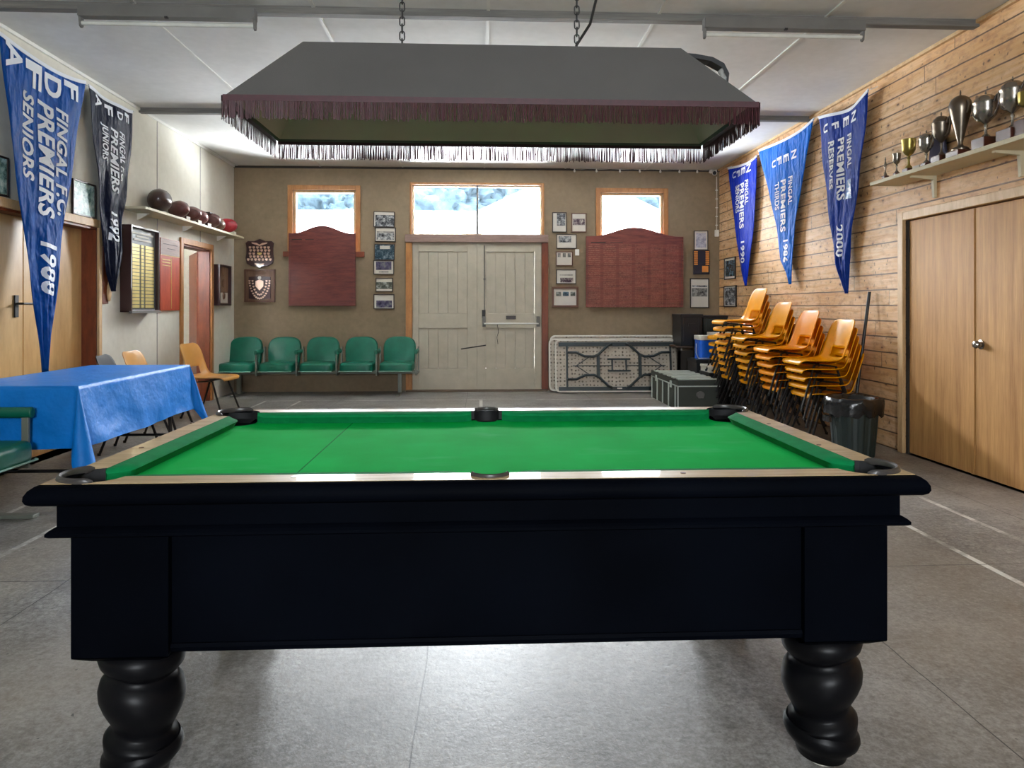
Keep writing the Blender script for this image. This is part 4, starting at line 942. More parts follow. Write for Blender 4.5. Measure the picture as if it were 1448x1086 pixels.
# football shelf
ZS = 2.205; ua_ = LF.at(203, 300, .22)[0]; ub_ = LF.at(341, 332, .2)[0]
ub_ = min(ub_, LF.L-.02)
shf = thing('football_shelf', 'long cream shelf of old footballs high on the left wall', 'shelf', LF.world(ua_, ZS), LF.rz)
MB().box(0, -.24, -.025, ub_-ua_, 0, 0).build('board', M['shelf'], shf, bevel=.002)
for u in (.35, (ub_-ua_)*.5, ub_-ua_-.35): MB().prism([(-.12, -.025), (0, -.025), (0, -.09), (-.012, -.09)], u-.012, u+.012, 'x').build('bracket', M['white'], shf)
cols = [srgb(58, 36, 32), srgb(88, 44, 42), srgb(96, 54, 52), srgb(120, 66, 68), srgb(92, 52, 50), srgb(104, 76, 62), srgb(172, 40, 52)]
lab = ['large dark brown football, nearest on the shelf', 'dark maroon football behind the largest one on the shelf', 'maroon football on a white stand, third along the shelf', 'worn pinkish football, fourth along the shelf', 'dark boxed football, fifth along the shelf', 'small brown football beside the bright red one', 'bright red football at the corner end of the shelf']
bp = [(226, 1.25), (253, 1.0), (270, .92), (284, .9), (299, .95), (310, .8), (321, 1.0)]
for i, (px, k) in enumerate(bp):
    u = LF.at(px, 300, .13)[0]; m = mat('leather_%s' % lab[i].split()[1], cols[i], .35, var=.2, scale=14, coat=.3, bump=.1)
    t = thing('football', lab[i], 'football', LF.world(u, ZS, .13), LF.rz, 'footballs on the left wall shelf')
    r = .095*k; L = .14*k; hz_ = .022
    rz_ = [.3, .9, 1.2, .4, 1.0, .2, 1.3][i]
    Mt = Matrix.Translation((0, 0, r+hz_)) @ Matrix.Rotation(rz_, 4, 'Z') @ Matrix.Rotation(PI/2, 4, 'Y')
    pr = [(max(.002, r*math.sin(PI*j/18)**.85), -L*math.cos(PI*j/18)) for j in range(19)]
    body_ = MB().lathe(pr, 32, Mt).build('ball', m, t, smooth=2)
    for a in range(4):
        pts = [Mt @ Vector(((r*math.sin(PI*j/18)**.85+.0005)*math.cos(a*PI/2+.6), (r*math.sin(PI*j/18)**.85+.0005)*math.sin(a*PI/2+.6), -L*math.cos(PI*j/18))) for j in range(1, 18)]
        MB().tube(pts, .0016, 5).build('seam', M['gap'], body_)
    lc = MB()
    for j in range(-3, 4): lc.tube([Mt @ Vector(((r+.001)*math.cos(PI+.12*s_), (r+.001)*math.sin(PI+.12*s_), j*.012)) for s_ in (-1, 0, 1)], .0025, 5)
    lc.build('lacing', M['ivory'], body_)
    MB().tube([(math.cos(a)*.05*k, math.sin(a)*.05*k, .012) for a in [2*PI*q/20 for q in range(20)]], .011, 8, closed=True).build('stand_ring', M['white'], t)
    if i in (1, 2, 3, 6): MB().box(-.05, -.105, 0, .05, -.1, .035).build('card', M['paper'], t)
    if i == 4: MB().box(-.1, .06, 0, .1, .075, .21).box(-.1, -.02, .2, .1, .075, .21).build('box_back', M['frame_d'], t)

# ------------------------------------------------------------------ trophy shelf on the board wall
ut0 = RT.at(1230, 258, .26)[0]; ZT = 2.275
ts = thing('trophy_shelf', 'long cream shelf of trophies on brackets on the board wall', 'shelf', RT.world(ut0, ZT), RT.rz)
MB().box(0, -.26, -.03, 2.2, 0, 0).build('board', M['shelf'], ts, bevel=.002)
for px in (1318, 1440):
    u = RT.at(px, 245, .03)[0]-ut0
    MB().prism([(-.2, -.03), (-.2, -.045), (-.03, -.06), (-.02, -.2), (0, -.2), (0, -.03)], u-.014, u+.014, 'x').build('bracket', M['shelf'], ts, bevel=.002)
def trophy(px, top, w, kind, label, m='silver', base_h=.05, base_w=.09, plm='plinth', off=.13, card=False):
    u = RT.at(px, 220, off)[0]; d = RT.world(u, 0, off).dot(FV); zt = CAMH+(HZ-top)*d/FPX; Ht = zt-ZT
    t = thing('trophy', label, 'trophy', RT.world(u, ZT, off), RT.rz, 'trophies on the right wall shelf')
    MB().box(-base_w/2, -base_w/2, 0, base_w/2, base_w/2, base_h).build('plinth', M[plm], t, bevel=.004)
    h = Ht-base_h; r = w/2
    P = {'cup': [(.42, 0), (.42, .02), (.3, .05), (.12, .1), (.1, .22), (.16, .27), (.1, .31), (.5, .4), (.82, .5), (.96, .62), (.92, .72), (1.0, .78), (.9, .79), (.84, .86), (.5, .93), (.12, .95), (.06, .96), (.1, .98), (0, 1)],
         'vase': [(.75, 0), (.78, .03), (.6, .06), (.3, .08), (.2, .12), (.3, .2), (.55, .4), (.8, .58), (.98, .72), (1, .78), (.92, .84), (.75, .89), (.45, .93), (.15, .95), (.08, .96), (.06, .99), (0, 1)],
         'goblet': [(.55, 0), (.5, .05), (.2, .12), (.14, .3), (.3, .36), (.14, .42), (.6, .5), (.9, .62), (.95, .75), (1.05, .99), (1.0, 1), (.88, .75), (.5, .55), (0, .5)],
         'fig': [(.8, 0), (.6, .1), (.3, .2), (.45, .4), (.7, .55), (.4, .7), (.25, .78), (.35, .86), (.2, .95), (0, 1)]}[kind]
    cupo = MB().lathe([(max(a*r, .001), c*h) for a, c in P], 36, Matrix.Translation((0, 0, base_h))).build('cup', M[m], t, smooth=True)
    if kind in ('cup', 'vase') or (kind == 'goblet' and w > .1):
        for s in (-1, 1):
            if kind == 'vase': q = [(.92, .62), (1.12, .66), (1.18, .74), (1.1, .8), (.95, .82)]
            elif kind == 'goblet': q = [(.9, .62), (1.3, .66), (1.4, .85), (1.2, .95), (.98, .92)]
            else: q = [(.62, .43), (1.0, .46), (1.45, .6), (1.62, .76), (1.5, .86), (1.25, .85), (1.0, .74)]
            pts = []
            for a, c in zip(q, q[1:]):
                for j in range(5): pts.append((s*(a[0]+(c[0]-a[0])*j/5)*r, 0, base_h+(a[1]+(c[1]-a[1])*j/5)*h))
            pts.append((s*q[-1][0]*r, 0, base_h+q[-1][1]*h))
            for _ in range(2): pts = [pts[0]]+[tuple((pts[i-1][k]+pts[i][k]*2+pts[i+1][k])/4 for k in range(3)) for i in range(1, len(pts)-1)]+[pts[-1]]
            MB().tube(pts, .006+.03*r, 8).build('handle', M[m], t, smooth=True)
    if kind in ('cup', 'vase'): MB().tube([(0, 0, base_h+h*.985), (0, 0, base_h+h*1.04)], [.006, .003], 8).build('finial', M[m], cupo)
    if card: MB().box(-.14, -.02, 0, -.055, -.015, .05).build('card', M['paper'], t)
    return t
trophy(1252, 222, .035, 'fig', 'smallest figure trophy at the far end of the trophy shelf', 'pewter', .05, .04, off=.15)
trophy(1268, 217, .062, 'goblet', 'small silver two handled cup, second from the far end of the shelf', 'silver', .045, .04, off=.15)
trophy(1285, 197, .105, 'goblet', 'brass toned open goblet on a small plinth', 'brass', .05, .07, off=.14)
trophy(1310, 186, .105, 'cup', 'slender lidded silver cup with a white card, beside the brass goblet', 'silver', .05, .06, off=.14, card=True)
trophy(1331, 161, .125, 'cup', 'lidded pewter cup with looping handles, left of the tall vase trophy', 'pewter', .07, .10)
trophy(1358, 131, .145, 'vase', 'tallest tapering vase shaped trophy on a round foot', 'pewter', .06, .13)
trophy(1394, 131, .155, 'cup', 'broad lidded silver cup with wide handles right of the vase trophy', 'silver', .09, .12)
trophy(1432, 111, .15, 'cup', 'large lidded silver cup near the right picture edge', 'silver', .09, .13)
trophy(1452, 130, .10, 'goblet', 'brass goblet cut by the right picture edge', 'brass', .12, .10)
b_ = RT.at(1320, 215, .05)
tag(MB().prism([(-.1, 0), (.12, 0), (.09, .26), (.0, .3), (-.07, .2)], -.035, -.02, 'y').build('dark_cloth_pennant', mat('dark_violet_cloth', srgb(52, 48, 76), .7), loc=RT.world(RT.at(1321, 215, .05)[0], ZT), rz=RT.rz), 'dark violet card standing behind the slender lidded cup', 'card')

# ------------------------------------------------------------------ string of hooks, camera, cable, switch
sl = thing('string_lights', 'thin wire of tiny white bulbs along the top of the end wall', 'string lights', BK.world(BK.at(905, 240)[0], BK.at(905, 240)[1]), BK.rz)
ws = [(BK.at(px, 240)[0]-BK.at(905, 240)[0], -.03, .004*math.sin(px)) for px in range(806, 1008, 8)]
MB().tube(ws, .0035, 6).build('wire', M['cable'], sl)
for px in (812, 843, 876, 904, 933, 960, 985, 1003):
    x = BK.at(px, 240)[0]-BK.at(905, 240)[0]
    MB().lathe([(.004, 0), (.008, -.012), (.016, -.03), (.014, -.045), (0, -.052)], 12, Matrix.Translation((x, -.03, 0))).build('bulb', M['white'], sl, smooth=True)
cu_, cz_ = BK.at(1011, 244, .1)
cam_t = thing('security_camera', 'white dome camera in the top right corner of the end wall', 'camera', BK.world(cu_, cz_), BK.rz)
MB().cbox((0, -.03, .03), (.09, .06, .05)).build('mount', M['white'], cam_t, bevel=.005)
MB().tube([(0, -.05, .03), (-.02, -.12, 0), (-.03, -.17, -.02)], [.028, .032, .036], 14).build('body', M['white'], cam_t, smooth=True)
MB().lathe([(0, 0), (.028, .0), (.028, .008), (0, .01)], 16, Matrix.Translation((-.034, -.178, -.022)) @ Matrix.Rotation(PI/2+.1, 4, 'X')).build('lens', M['blackp'], cam_t)
uL, zL = BK.at(1013, 330); _, zT_ = BK.at(1013, 250)
cb_ = thing('cable_trunking', 'white cable running down to a small white box in the right corner', 'cable', BK.world(uL, zL), BK.rz)
MB().tube([(0, -.01, zT_-zL), (.004, -.012, (zT_-zL)*.5), (0, -.01, .04)], .007, 8).build('cable', M['cable'], cb_)
for k in range(5): MB().cbox((0, -.012, .12+k*.13), (.03, .02, .012)).build('clip', M['white'], cb_)
MB().cbox((0, -.02, 0), (.055, .04, .1)).build('junction_box', M['white'], cb_, bevel=.004)
uS, zS_ = BK.at(816, 357)
sw = thing('wall_switch', 'small white switch between the framed pages and the wide red board', 'switch', BK.world(uS, zS_), BK.rz)
MB().cbox((0, -.008, .0), (.06, .016, .09)).build('plate', M['white'], sw, bevel=.003); MB().cbox((0, -.02, 0), (.014, .012, .028)).build('rocker', M['white'], sw, bevel=.002)
# ------------------------------------------------------------------ moulded plastic chairs
def chair_shell():
    P = [(-.235, .405, .165, 0), (-.232, .425, .185, .002), (-.215, .438, .198, .006), (-.17, .442, .210, .010), (-.08, .436, .218, .016), (.02, .426, .220, .026), (.10, .420, .217, .040), (.155, .430, .212, .052),
         (.195, .468, .206, .056), (.215, .53, .203, .050), (.232, .60, .204, .042), (.25, .68, .203, .034), (.268, .745, .196, .026), (.28, .785, .180, .018), (.287, .803, .150, .012), (.292, .812, .11, .008)]
    def cr(a, b, c, d, t): return .5*((2*b)+(-a+c)*t+(2*a-5*b+4*c-d)*t*t+(-a+3*b-3*c+d)*t**3)
    Q = []
    for i in range(len(P)-1):
        p = [P[max(i-1, 0)], P[i], P[i+1], P[min(i+2, len(P)-1)]]
        for k in range(3): Q.append(tuple(cr(p[0][m], p[1][m], p[2][m], p[3][m], k/3) for m in range(4)))
    Q.append(P[-1]); rows = []; NC = 18; zs = []
    for i, q in enumerate(Q):
        a = Q[max(i-1, 0)]; e = Q[min(i+1, len(Q)-1)]; ty, tz = e[0]-a[0], e[1]-a[1]; L = math.hypot(ty, tz); ny, nz = -tz/L, ty/L
        row = []
        for j in range(NC+1):
            t = -1+2*j/NC; c = q[3]*abs(t)**2.4
            row.append((t*q[2], q[0]+ny*c, q[1]+nz*c))
        rows.append(row); zs.append((q[1], q[0]))
    def skip(i, j):
        z = (zs[i][0]+zs[i+1][0])/2; t = -1+2*(j+.5)/NC
        return zs[i][1] > .16 and .468 < z < .55 and abs(t) < .56
    return MB().grid(rows, skip=skip)
def make_chair(name, label, m, group=None, cat='chair'):
    t = thing(name, label, cat, (0, 0, 0), 0, group)
    s = chair_shell().build('seat_shell', m, t, solid=.007, smooth=2, soff=-1, fix=False)
    for sx in (-1, 1):
        MB().tube([(sx*.13, -.05, .408), (sx*.17, -.10, .398), (sx*.215, -.235, .01)], .0105, 8).lathe([(.013, 0), (.013, .022)], 8, Matrix.Translation((sx*.2155, -.2375, 0))).build('leg', M['legb'], t, smooth=True)
        MB().tube([(sx*.13, -.02, .402), (sx*.165, .10, .392), (sx*.205, .235, .01)], .0105, 8).lathe([(.013, 0), (.013, .022)], 8, Matrix.Translation((sx*.2055, .2375, 0))).build('leg', M['legb'], t, smooth=True)
    MB().tube([(-.13, -.05, .406), (.13, -.05, .406)], .009, 8).tube([(-.13, -.02, .402), (.13, -.02, .402)], .009, 8).build('seat_bracket', M['legb'], t)
    return t
ordn = ['bottom', 'second from the bottom', 'third from the bottom', 'fourth from the bottom', 'fifth from the bottom', 'sixth from the bottom', 'seventh from the bottom', 'eighth from the bottom']
protoA = make_chair('plastic_chair', 'x', M['orange'], 'stacked orange chairs'); protoB = make_chair('plastic_chair', 'x', M['orange2'], 'stacked orange chairs')
used = set()
stacks = [(3.08, 6.15, 5, .074, .020, 'A', 'stack nearest the bin'), (2.99, 6.62, 6, .075, .018, 'B', 'second stack from the bin'), (2.95, 7.12, 7, .077, .016, 'A', 'third stack from the bin'), (2.92, 7.66, 9, .078, .014, 'A', 'tallest stack'),
          (3.05, 8.20, 6, .085, .012, 'A', 'low stack behind the tallest one')]
for (x, y, n, dz, dx, pr, where) in stacks:
    proto = protoA if pr == 'A' else protoB
    for k in range(n):
        pos = (x+(n-1-k)*dx, y+random.uniform(-.006, .006), k*dz); rz = -PI/2+random.uniform(-.012, .012)
        l = 'orange plastic chair, %s of the %s' % ('topmost' if k == n-1 else ordn[k], where)
        if pr not in used:
            used.add(pr); c = proto; c.location = pos; c.rotation_euler = (0, 0, rz); c['label'] = l
        else: c = dup(proto, pos, rz, l)
ch = make_chair('plastic_chair', 'tan plastic chair facing the tablecloth end by the narrow doorway', M['tan'], 'tan chairs by the left wall'); ch.location = (-3.03, 7.83, 0); ch.rotation_euler = (0, 0, PI/2-.12)
dup(ch, (-2.98, 6.52, 0), PI/2+.05, 'tan plastic chair with only its back showing over the blue tablecloth')
ch2 = make_chair('plastic_chair', 'dark grey chair back barely showing over the far corner of the tablecloth', M['black_shell']); ch2.location = (-2.94, 6.0, -.0); ch2.rotation_euler = (0, 0, PI/2+.2)

# ------------------------------------------------------------------ rows of green cinema seats
def seat_row(n, name, label, loc, rz, wseat=.535, group=None, endlegs=False):
    t = thing(name, label, 'cinema seats', loc, rz, group); x0 = -n*wseat/2
    MB().box(x0, .22, .285, -x0, .27, .335).build('beam', M['seatf'], t, bevel=.004)
    for x in ((x0+.03, -x0-.03) if endlegs else (x0+wseat*.45, -x0-wseat*.45)):
        p = MB().box(x-.028, .22, .02, x+.028, .27, .3).box(x-.03, -.04, 0, x+.03, .46, .022).build('leg', M['seatf'], t, bevel=.004)
    def arc(hw, z0, z1, y, k=10, bulge=.0):
        pts = []
        return pts
    for i in range(n):
        xc = x0+wseat*(i+.5); hw = .232
        # cushion: rounded block
        rows = []; N = 28
        for (zz, s_) in ((.335, .93), (.345, .985), (.37, 1), (.42, 1), (.44, .985), (.452, .93), (.458, .8), (.461, .4)):
            rows.append([(xc+s_*hw*math.copysign(abs(math.cos(2*PI*k/N))**.35, math.cos(2*PI*k/N)), .17+s_*.23*math.copysign(abs(math.sin(2*PI*k/N))**.35, math.sin(2*PI*k/N)), zz) for k in range(N)])
        q = MB().grid(rows, closed=True); q.f.append([0+k for k in range(N)][::-1]); q.m.append(0); q.f.append([len(q.v)-N+k for k in range(N)]); q.m.append(0)
        cu2 = q.build('seat', M['seat'], t, smooth=True)
        MB().tube([(xc-hw+.01, -.045, .345), (xc-hw*.9, -.065, .345), (xc+hw*.9, -.065, .345), (xc+hw-.01, -.045, .345)], .006, 6).build('piping', M['seatp'], cu2)
        # domed back, slightly reclined
        out = []
        for k in range(33):
            s_ = k/32
            if s_ < .3: out.append((-hw*(.93+.07*s_/.3), .40+.22*s_/.3))
            elif s_ <= .7:
                a = PI*(1-(s_-.3)/.4); out.append((hw*math.copysign(abs(math.cos(a))**.6, math.cos(a)), .62+.18*abs(math.sin(a))**.75))
            else: out.append((hw*(1-.07*(s_-.7)/.3), .62-.22*(s_-.7)/.3))
        rows = []
        for (sc2, yy) in ((.86, -.045), (.96, -.036), (1, -.012), (1, .012), (.97, .022)):
            rows.append([(xc+px_*sc2, .40+yy+(pz-.4)*.22, .6+(pz-.6)*sc2) for px_, pz in out])
        q = MB().grid(rows, closed=True); m_ = len(out); q.f.append(list(range(m_))[::-1]); q.m.append(0); q.f.append([4*m_+k for k in range(m_)]); q.m.append(0)
        q.build('backrest', M['seat'], t, smooth=True)
    for i in range(n+1):
        x = x0+wseat*i
        a_ = MB().tube([(x, .0, .605), (x, .30, .605)], .032, 14, flat=.75).build('armrest', M['seat'], t, smooth=True, bevel=.006)
        MB().box(x-.01, .02, .3, x+.01, .06, .585).box(x-.01, .02, .28, x+.01, .44, .32).box(x-.01, .38, .28, x+.01, .42, .66).build('side_frame', M['seatf'], t, bevel=.003)
    return t
seat_row(5, 'cinema_seats', 'row of five green vinyl cinema seats against the end wall by the doors', (-2.26, 9.46, 0), 0, .545)
seat_row(4, 'cinema_seats', 'green cinema seat row end with armrest in front of the blue tablecloth, far left', (-2.615, 3.03, 0), PI/2, .54, endlegs=True)

# ------------------------------------------------------------------ table with blue plastic cloth
X0, X1, Y0, Y1, ZB = -3.2, -2.41, 4.2, 5.76, .745
tb = thing('folding_table', 'folding table on dark legs hidden under the blue cloth', 'table', ((X0+X1)/2, (Y0+Y1)/2, 0)); ax, ay = (X1-X0)/2-.012, (Y1-Y0)/2-.012
MB().box(-ax, -ay, .70, ax, ay, .738).build('tabletop', M['poly'], tb, bevel=.008)
for sx in (-1, 1):
    for sy in (-1, 1): MB().tube([(sx*(ax-.08), sy*(ay-.18), .70), (sx*(ax-.06), sy*(ay-.14), .0)], .014, 10).build('leg', M['legb'], tb, smooth=True)
for sy in (-1, 1): MB().tube([(-ax+.07, sy*(ay-.16), .2), (ax-.07, sy*(ay-.16), .2)], .011, 8).build('brace', M['legb'], tb)
def cloth():
    per = []       # (x, y, nx, ny, drop, corner)
    def side(ax_, ay_, bx_, by_, nx, ny, n):
        for k in range(n+1):
            s_ = k/n; per.append((ax_+(bx_-ax_)*s_, ay_+(by_-ay_)*s_, nx, ny, 0))
    def corner(x, y, a0, a1, n=12):
        for k in range(1, n):
            a = a0+(a1-a0)*k/n; per.append((x, y, math.cos(a), math.sin(a), math.sin(PI*k/n)))
    side(X0, Y0, X1, Y0, 0, -1, 36); corner(X1, Y0, -PI/2, 0); side(X1, Y0, X1, Y1, 1, 0, 70); corner(X1, Y1, 0, PI/2); side(X1, Y1, X0, Y1, 0, 1, 36); corner(X0, Y1, PI/2, PI); side(X0, Y1, X0, Y0, -1, 0, 70); corner(X0, Y0, PI, 1.5*PI)
    rows = []; NR = 16; c = Vector(((X0+X1)/2, (Y0+Y1)/2, ZB))
    for q in (.0, .5, .96): rows.append([(c.x+(p[0]-c.x)*q, c.y+(p[1]-c.y)*q, ZB+.0015*math.sin(p[0]*9+p[1]*7)*(q if q < .9 else 0)+.002) for p in per])
    for r_ in range(NR+1):
        v = r_/NR; row = []
        for (x, y, nx, ny, cn) in per:
            D = .365+.005*math.sin(x*7+y*5)+.22*cn**1.5
            wv = mn.noise(Vector((x*3.1, y*3.1, v*1.2)))*.035+mn.noise(Vector((x*9, y*9, v*4)))*.008
            o_ = .004+v*(.02+wv)+ v*.15*cn + (v**1.5)*.02
            zz = ZB-D*v if r_ else ZB
            row.append((x+nx*max(o_, .004), y+ny*max(o_, .004), zz-.0))
        rows.append(row)
    return MB().grid(rows, closed=True)
tco = cloth().build('tablecloth', M['tcloth'], smooth=2)
tag(tco, 'bright blue plastic tablecloth draped with pointed corners over the folding table', 'tablecloth')

# ------------------------------------------------------------------ folding tables leaning on the end wall
fc = BK.at(866, 520)[0]
def rrect(hw, hh, r, n=6):
    p = []
    for (cx_, cz_, a0) in ((hw-r, hh-r, 0), (-hw+r, hh-r, PI/2), (-hw+r, -hh+r, PI), (hw-r, -hh+r, 1.5*PI)):
        for k in range(n+1): a = a0+PI/2*k/n; p.append((cx_+r*math.cos(a), cz_+r*math.sin(a)))
    return p
def leaning(uoff, yoff, lean, label, detail, dz=0):
    t = thing('folded_table', label, 'folding table', BK.world(fc+uoff, 0, yoff), BK.rz, 'folded white tables by the double doors')
    t.rotation_euler = (-lean, 0, BK.rz); hw, hh = .915, .375
    Tz = Matrix.Translation((0, 0, hh+.012+dz)); th = .045
    outer = rrect(hw, hh, .07); inner = rrect(hw-.022, hh-.022, .055); n = len(outer)
    rows = [[(x, -th, z) for x, z in inner], [(x, -th, z) for x, z in outer], [(x, 0, z) for x, z in outer], [(x, 0, z) for x, z in inner], [(x, -th+.02, z) for x, z in inner]]
    rows = [rows[3], rows[2], rows[1], rows[0], rows[4]]
    b = MB(); b.grid(rows, Tz, closed=True); b.f.append(list(range(n))); b.m.append(0)
    rim = b.build('tabletop', M['poly'], t)
    MB().prism(inner, -th+.018, -th+.022, 'y', Tz).build('underside', M['dimple'], rim)
    if not detail: return t
    y = -th-.004; rs = lambda z: MB().box(-hw+.05, y-.0, z-.028, hw-.05, y+.03, z+.028, Tz).build('side_rail', M['tframe'], t, bevel=.003)
    rs(hh-.07); rs(-hh+.05)
    for s in (-1, 1):
        MB().box(s*(hw-.17)-.013, y, -hh+.05, s*(hw-.17)+.013, y+.03, hh-.07, Tz).build('cross_rail', M['tframe'], t)
        for s2 in (-1, 1):
            P_ = [(s*(hw-.17), s2*.19), (s*(hw-.30), s2*.19), (s*(hw-.42), s2*.135), (s*(hw-.55), s2*.13), (s*(hw-.62), s2*.16), (s*.16, s2*(hh-.09)), (s*.10, s2*(hh-.06))]
            MB().tube([(a, y-.008, c) for a, c in P_], .018, 8, M=Tz).build('leg', M['tframe'], t, smooth=True)
            MB().tube([(s*(hw-.3), y-.004, 0), (s*(hw-.48), y-.004, s2*.12)], .006, 6, M=Tz).build('brace', M['tframe'], t)
        MB().box(s*.30-.02, y-.02, -.17, s*.30+.02, y+.02, .17, Tz).build('leg_crossbar', M['tframe'], t)
        MB().tube([(s*(hw-.25), y-.004, 0), (s*.11, y-.004, 0)], .007, 6, M=Tz).build('brace', M['tframe'], t)
    MB().box(-.16, y-.016, .08, .16, y+.01, .105, Tz).box(-.16, y-.016, -.085, .16, y+.01, -.06, Tz).box(-.11, y-.016, -.085, -.09, y+.01, .105, Tz).box(.09, y-.016, -.085, .11, y+.01, .105, Tz).build('centre_lock', M['tframe'], t)
    MB().box(-.035, y-.012, -hh+.045, .035, y-.002, -hh+.065, Tz).build('maker_label', M['paper'], t)
    return t
leaning(.03, .34, .10, 'folded white table showing its underside frame, front of the leaning group', True)
leaning(-.05, .255, .10, 'folded white table behind, sticking out left of the front one', False, dz=.01)
leaning(-.02, .17, .10, 'folded white table at the back of the leaning group, rim showing on top', False, dz=.055)

# ------------------------------------------------------------------ trunk, tubs, cooler, low table
tk = thing('storage_chest', 'long dark olive metal trunk with ribbed lid beside the chair stacks', 'trunk', (2.56, 8.56, 0)); w, l, h = .24, .63, .375
MB().box(-w, -l, .0, w, l, .29).build('body', M['trunk'], tk, bevel=.006)
lid = MB().box(-w-.008, -l-.008, .295, w+.008, l+.008, h-.012).build('lid', M['trunk'], tk, bevel=.006)
for k in range(6): MB().box(-w+.005, -l+.04+k*.205, h-.014, w-.005, -l+.125+k*.205, h+.001).build('lid_rib', M['trunkl'], lid, bevel=.005)
MB().box(-w-.012, -l-.012, .285, w+.012, -l, .298).box(-w-.012, -l, .285, -w-.004, l, .298).build('lid_edge', M['trunkl'], lid)
for y in (-l+.005, -l+.12, -.22, .05, .32, l-.03): MB().box(-w-.012, y-.012, .0, -w, y+.012, .285).build('side_rib', M['trunkl'], tk, bevel=.003)
hd = MB().lathe([(0, 0), (.042, 0), (.042, .006), (.036, .01), (0, .012)], 20, Matrix.Translation((0.02, -l, .19)) @ Matrix.Rotation(PI/2, 4, 'X') @ Matrix.Scale(1.2, 4, (1, 0, 0))).build('handle_plate', M['greyh'], tk)
MB().tube([(.02-.038, -l-.014, .185), (.02-.03, -l-.02, .155), (.02+.03, -l-.02, .155), (.02+.038, -l-.014, .185)], .005, 6).build('handle', M['greyh'], tk)
for y in (-.35, .35): MB().box(-w-.02, y-.03, .25, -w-.008, y+.03, .33).build('latch', M['trunkl'], tk)
# low brown table at the end wall
lt2 = thing('side_table', 'low brown table in the corner holding dark crates', 'table', (3.12, 9.66, 0))
MB().box(-.42, -.3, .66, .4, .3, .69).build('tabletop', mat('brown_top', srgb(92, 74, 60), .5), lt2, bevel=.004)
for sx in (-1, 1):
    for sy in (-1, 1): MB().box(sx*.36-.02, sy*.25-.02, 0, sx*.36+.02, sy*.25+.02, .66).build('leg', M['gap'], lt2)
MB().box(-.38, -.27, .08, .38, -.25, .62).build('front_panel', M['gap'], lt2)
def crate(x, y, z, w, d, h, label, body, lidm, cat='crate', handle=True, name='storage_crate'):
    t = thing(name, label, cat, (x, y, z)); b = MB()
    wt = .012; b.box(-w/2, -d/2, 0, w/2, d/2, wt).box(-w/2, -d/2, 0, w/2, -d/2+wt, h).box(-w/2, d/2-wt, 0, w/2, d/2, h).box(-w/2, -d/2, 0, -w/2+wt, d/2, h).box(w/2-wt, -d/2, 0, w/2, d/2, h).build('body', body, t, bevel=.005)
    MB().box(-w/2-.008, -d/2-.008, h-.035, w/2+.008, d/2+.008, h+.008).build('lid', lidm, t, bevel=.006)
    if handle: MB().box(-.05, -d/2-.02, h*.62, .05, -d/2, h*.72).build('handle', lidm, t)
    for s in (-1, 1): MB().box(s*w*.35-.012, -d/2-.012, h*.15, s*w*.35+.012, -d/2, h-.04).build('clip', body, t)
    return t
crate(2.91, 9.52, .69, .30, .42, .43, 'tall dark crate on the low table, left one with pale stickers', M['blackp'], M['blackp'])
crate(3.25, 9.55, .69, .34, .42, .41, 'dark green crate on the low table in the corner', mat('dark_green_plastic', srgb(38, 46, 44), .45), M['blackp'])
crate(3.02, 8.98, 0, .42, .40, .53, 'black storage tub on the floor under the blue cooler', M['blackp'], M['blackp'])
ck = thing('drink_cooler', 'small blue cooler with white lid standing on a black tub', 'cooler', (2.99, 8.93, .54))
MB().prism(rrect(.13, .12, .03), 0, .25, 'z').build('body', mat('cooler_blue', srgb(22, 104, 226), .35), ck, bevel=.004)
MB().prism(rrect(.137, .127, .03), .25, .31, 'z').build('lid', M['white'], ck, bevel=.006)
MB().tube([(-.14, 0, .2), (-.16, -.06, .08), (-.15, -.12, -.005+.02), (.15, -.12, .015), (.16, -.06, .08), (.14, 0, .2)], .005, 6).build('carry_handle', M['white'], ck)
crate(2.98, 8.52, 0, .30, .38, .40, 'black crate standing between trunk and chair stacks', M['blackp'], M['blackp'])
cbx = thing('paper_carton', 'flat white carton lying on the black crate behind the trunk', 'box', (2.97, 8.52, .41))
MB().box(-.14, -.17, 0, .14, .17, .05).build('carton', M['white'], cbx, bevel=.003); MB().box(-.145, -.175, .052, .145, .175, .085).build('lid', M['white'], cbx, bevel=.003)
crate(3.20, 8.98, .54, .26, .3, .34, 'grey box with pale lid behind the blue cooler', mat('grey_box', srgb(120, 124, 124), .5), M['white'], cat='box', handle=False, name='storage_box')

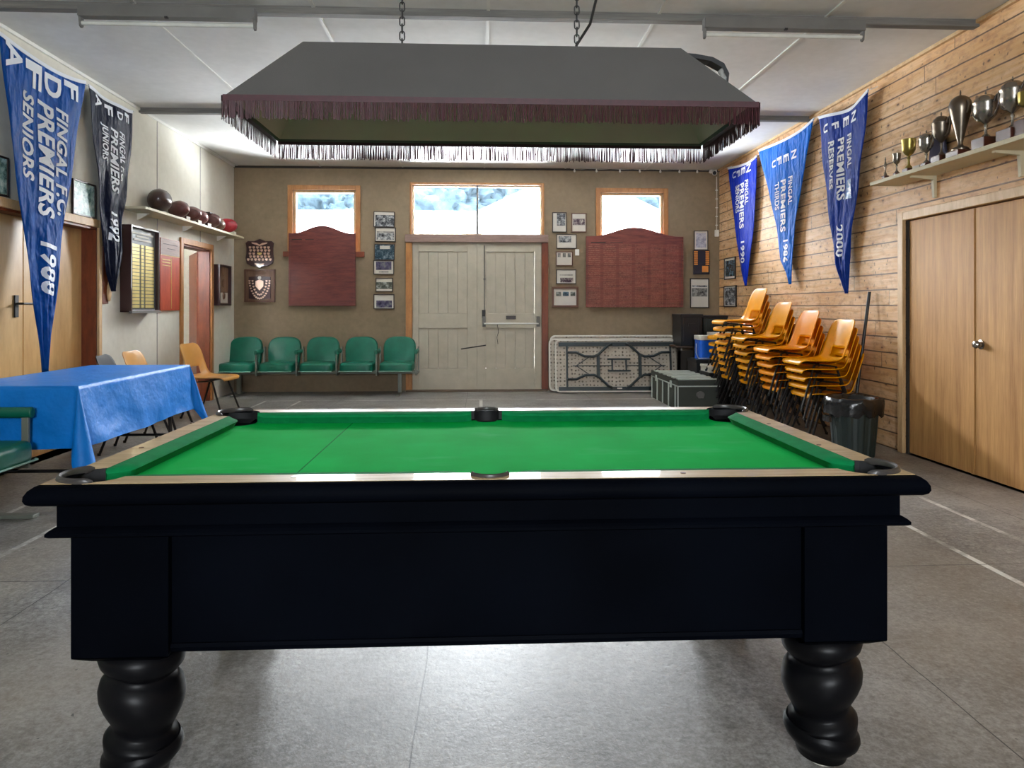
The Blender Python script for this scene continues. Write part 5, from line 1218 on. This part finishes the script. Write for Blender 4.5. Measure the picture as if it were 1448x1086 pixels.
# ------------------------------------------------------------------ bin, poles
bn = thing('rubbish_bin', 'dark green ribbed rubbish bin lined with a black bag by the board wall', 'bin', (3.07, 5.5, 0))
rows = []; N = 72
for (z, r) in ((0, .150), (.01, .155), (.3, .178), (.44, .188)): rows.append([((r+.0035*(1 if (k//3) % 2 else -1)*(1 if z > 0 else 0))*math.cos(2*PI*k/N), (r+.0035*(1 if (k//3) % 2 else -1))*math.sin(2*PI*k/N), z) for k in range(N)])
q = MB().grid(rows, closed=True); q.f.append(list(range(N))[::-1]); q.m.append(0)
q.build('bin_body', mat('dark_green_bin', srgb(34, 46, 44), .45), bn)
rows = []
for (z, r, a) in ((.40, .165, 0), (.46, .18, .2), (.485, .205, .5), (.478, .222, .8), (.44, .226, 1), (.39, .222, 1.3), (.345, .215, 1.6)):
    rows.append([((r+a*.014*mn.noise(Vector((math.cos(2*PI*k/N)*3, math.sin(2*PI*k/N)*3, z*7)))+a*.010*mn.noise(Vector((k*.9, z*4, 2))))*math.cos(2*PI*k/N), (r+a*.014*mn.noise(Vector((math.cos(2*PI*k/N)*3, math.sin(2*PI*k/N)*3, z*7)))+a*.01*mn.noise(Vector((k*.9, z*4, 2))))*math.sin(2*PI*k/N),
                  z+a*.018*mn.noise(Vector((math.cos(2*PI*k/N)*4, math.sin(2*PI*k/N)*4, 5)))+(.02*mn.noise(Vector((k*.35, 0, 9))) if z < .36 else 0)) for k in range(N)])
rows.insert(0, [(x*.55, y*.55, .25) for x, y, z in rows[0]])
MB().grid(rows, closed=True).build('bin_bag', M['bag'], bn, smooth=2)
MB().box(-.235, -.05, .28, -.21, .05, .33).build('bag_tail', M['bag'], bn)
br = thing('broom', 'black broom leaning on the board wall behind the bin', 'broom', (3.33, 6.0, 0))
MB().tube([(0, 0, .06), (.18, .02, 1.36)], .014, 10).build('handle', M['blackp'], br, smooth=True)
MB().box(-.14, -.03, .03, .14, .03, .075).build('head', M['frame_d'], br, bevel=.008); MB().box(-.135, -.022, 0, .135, .022, .03).build('bristles', M['iron'], br)
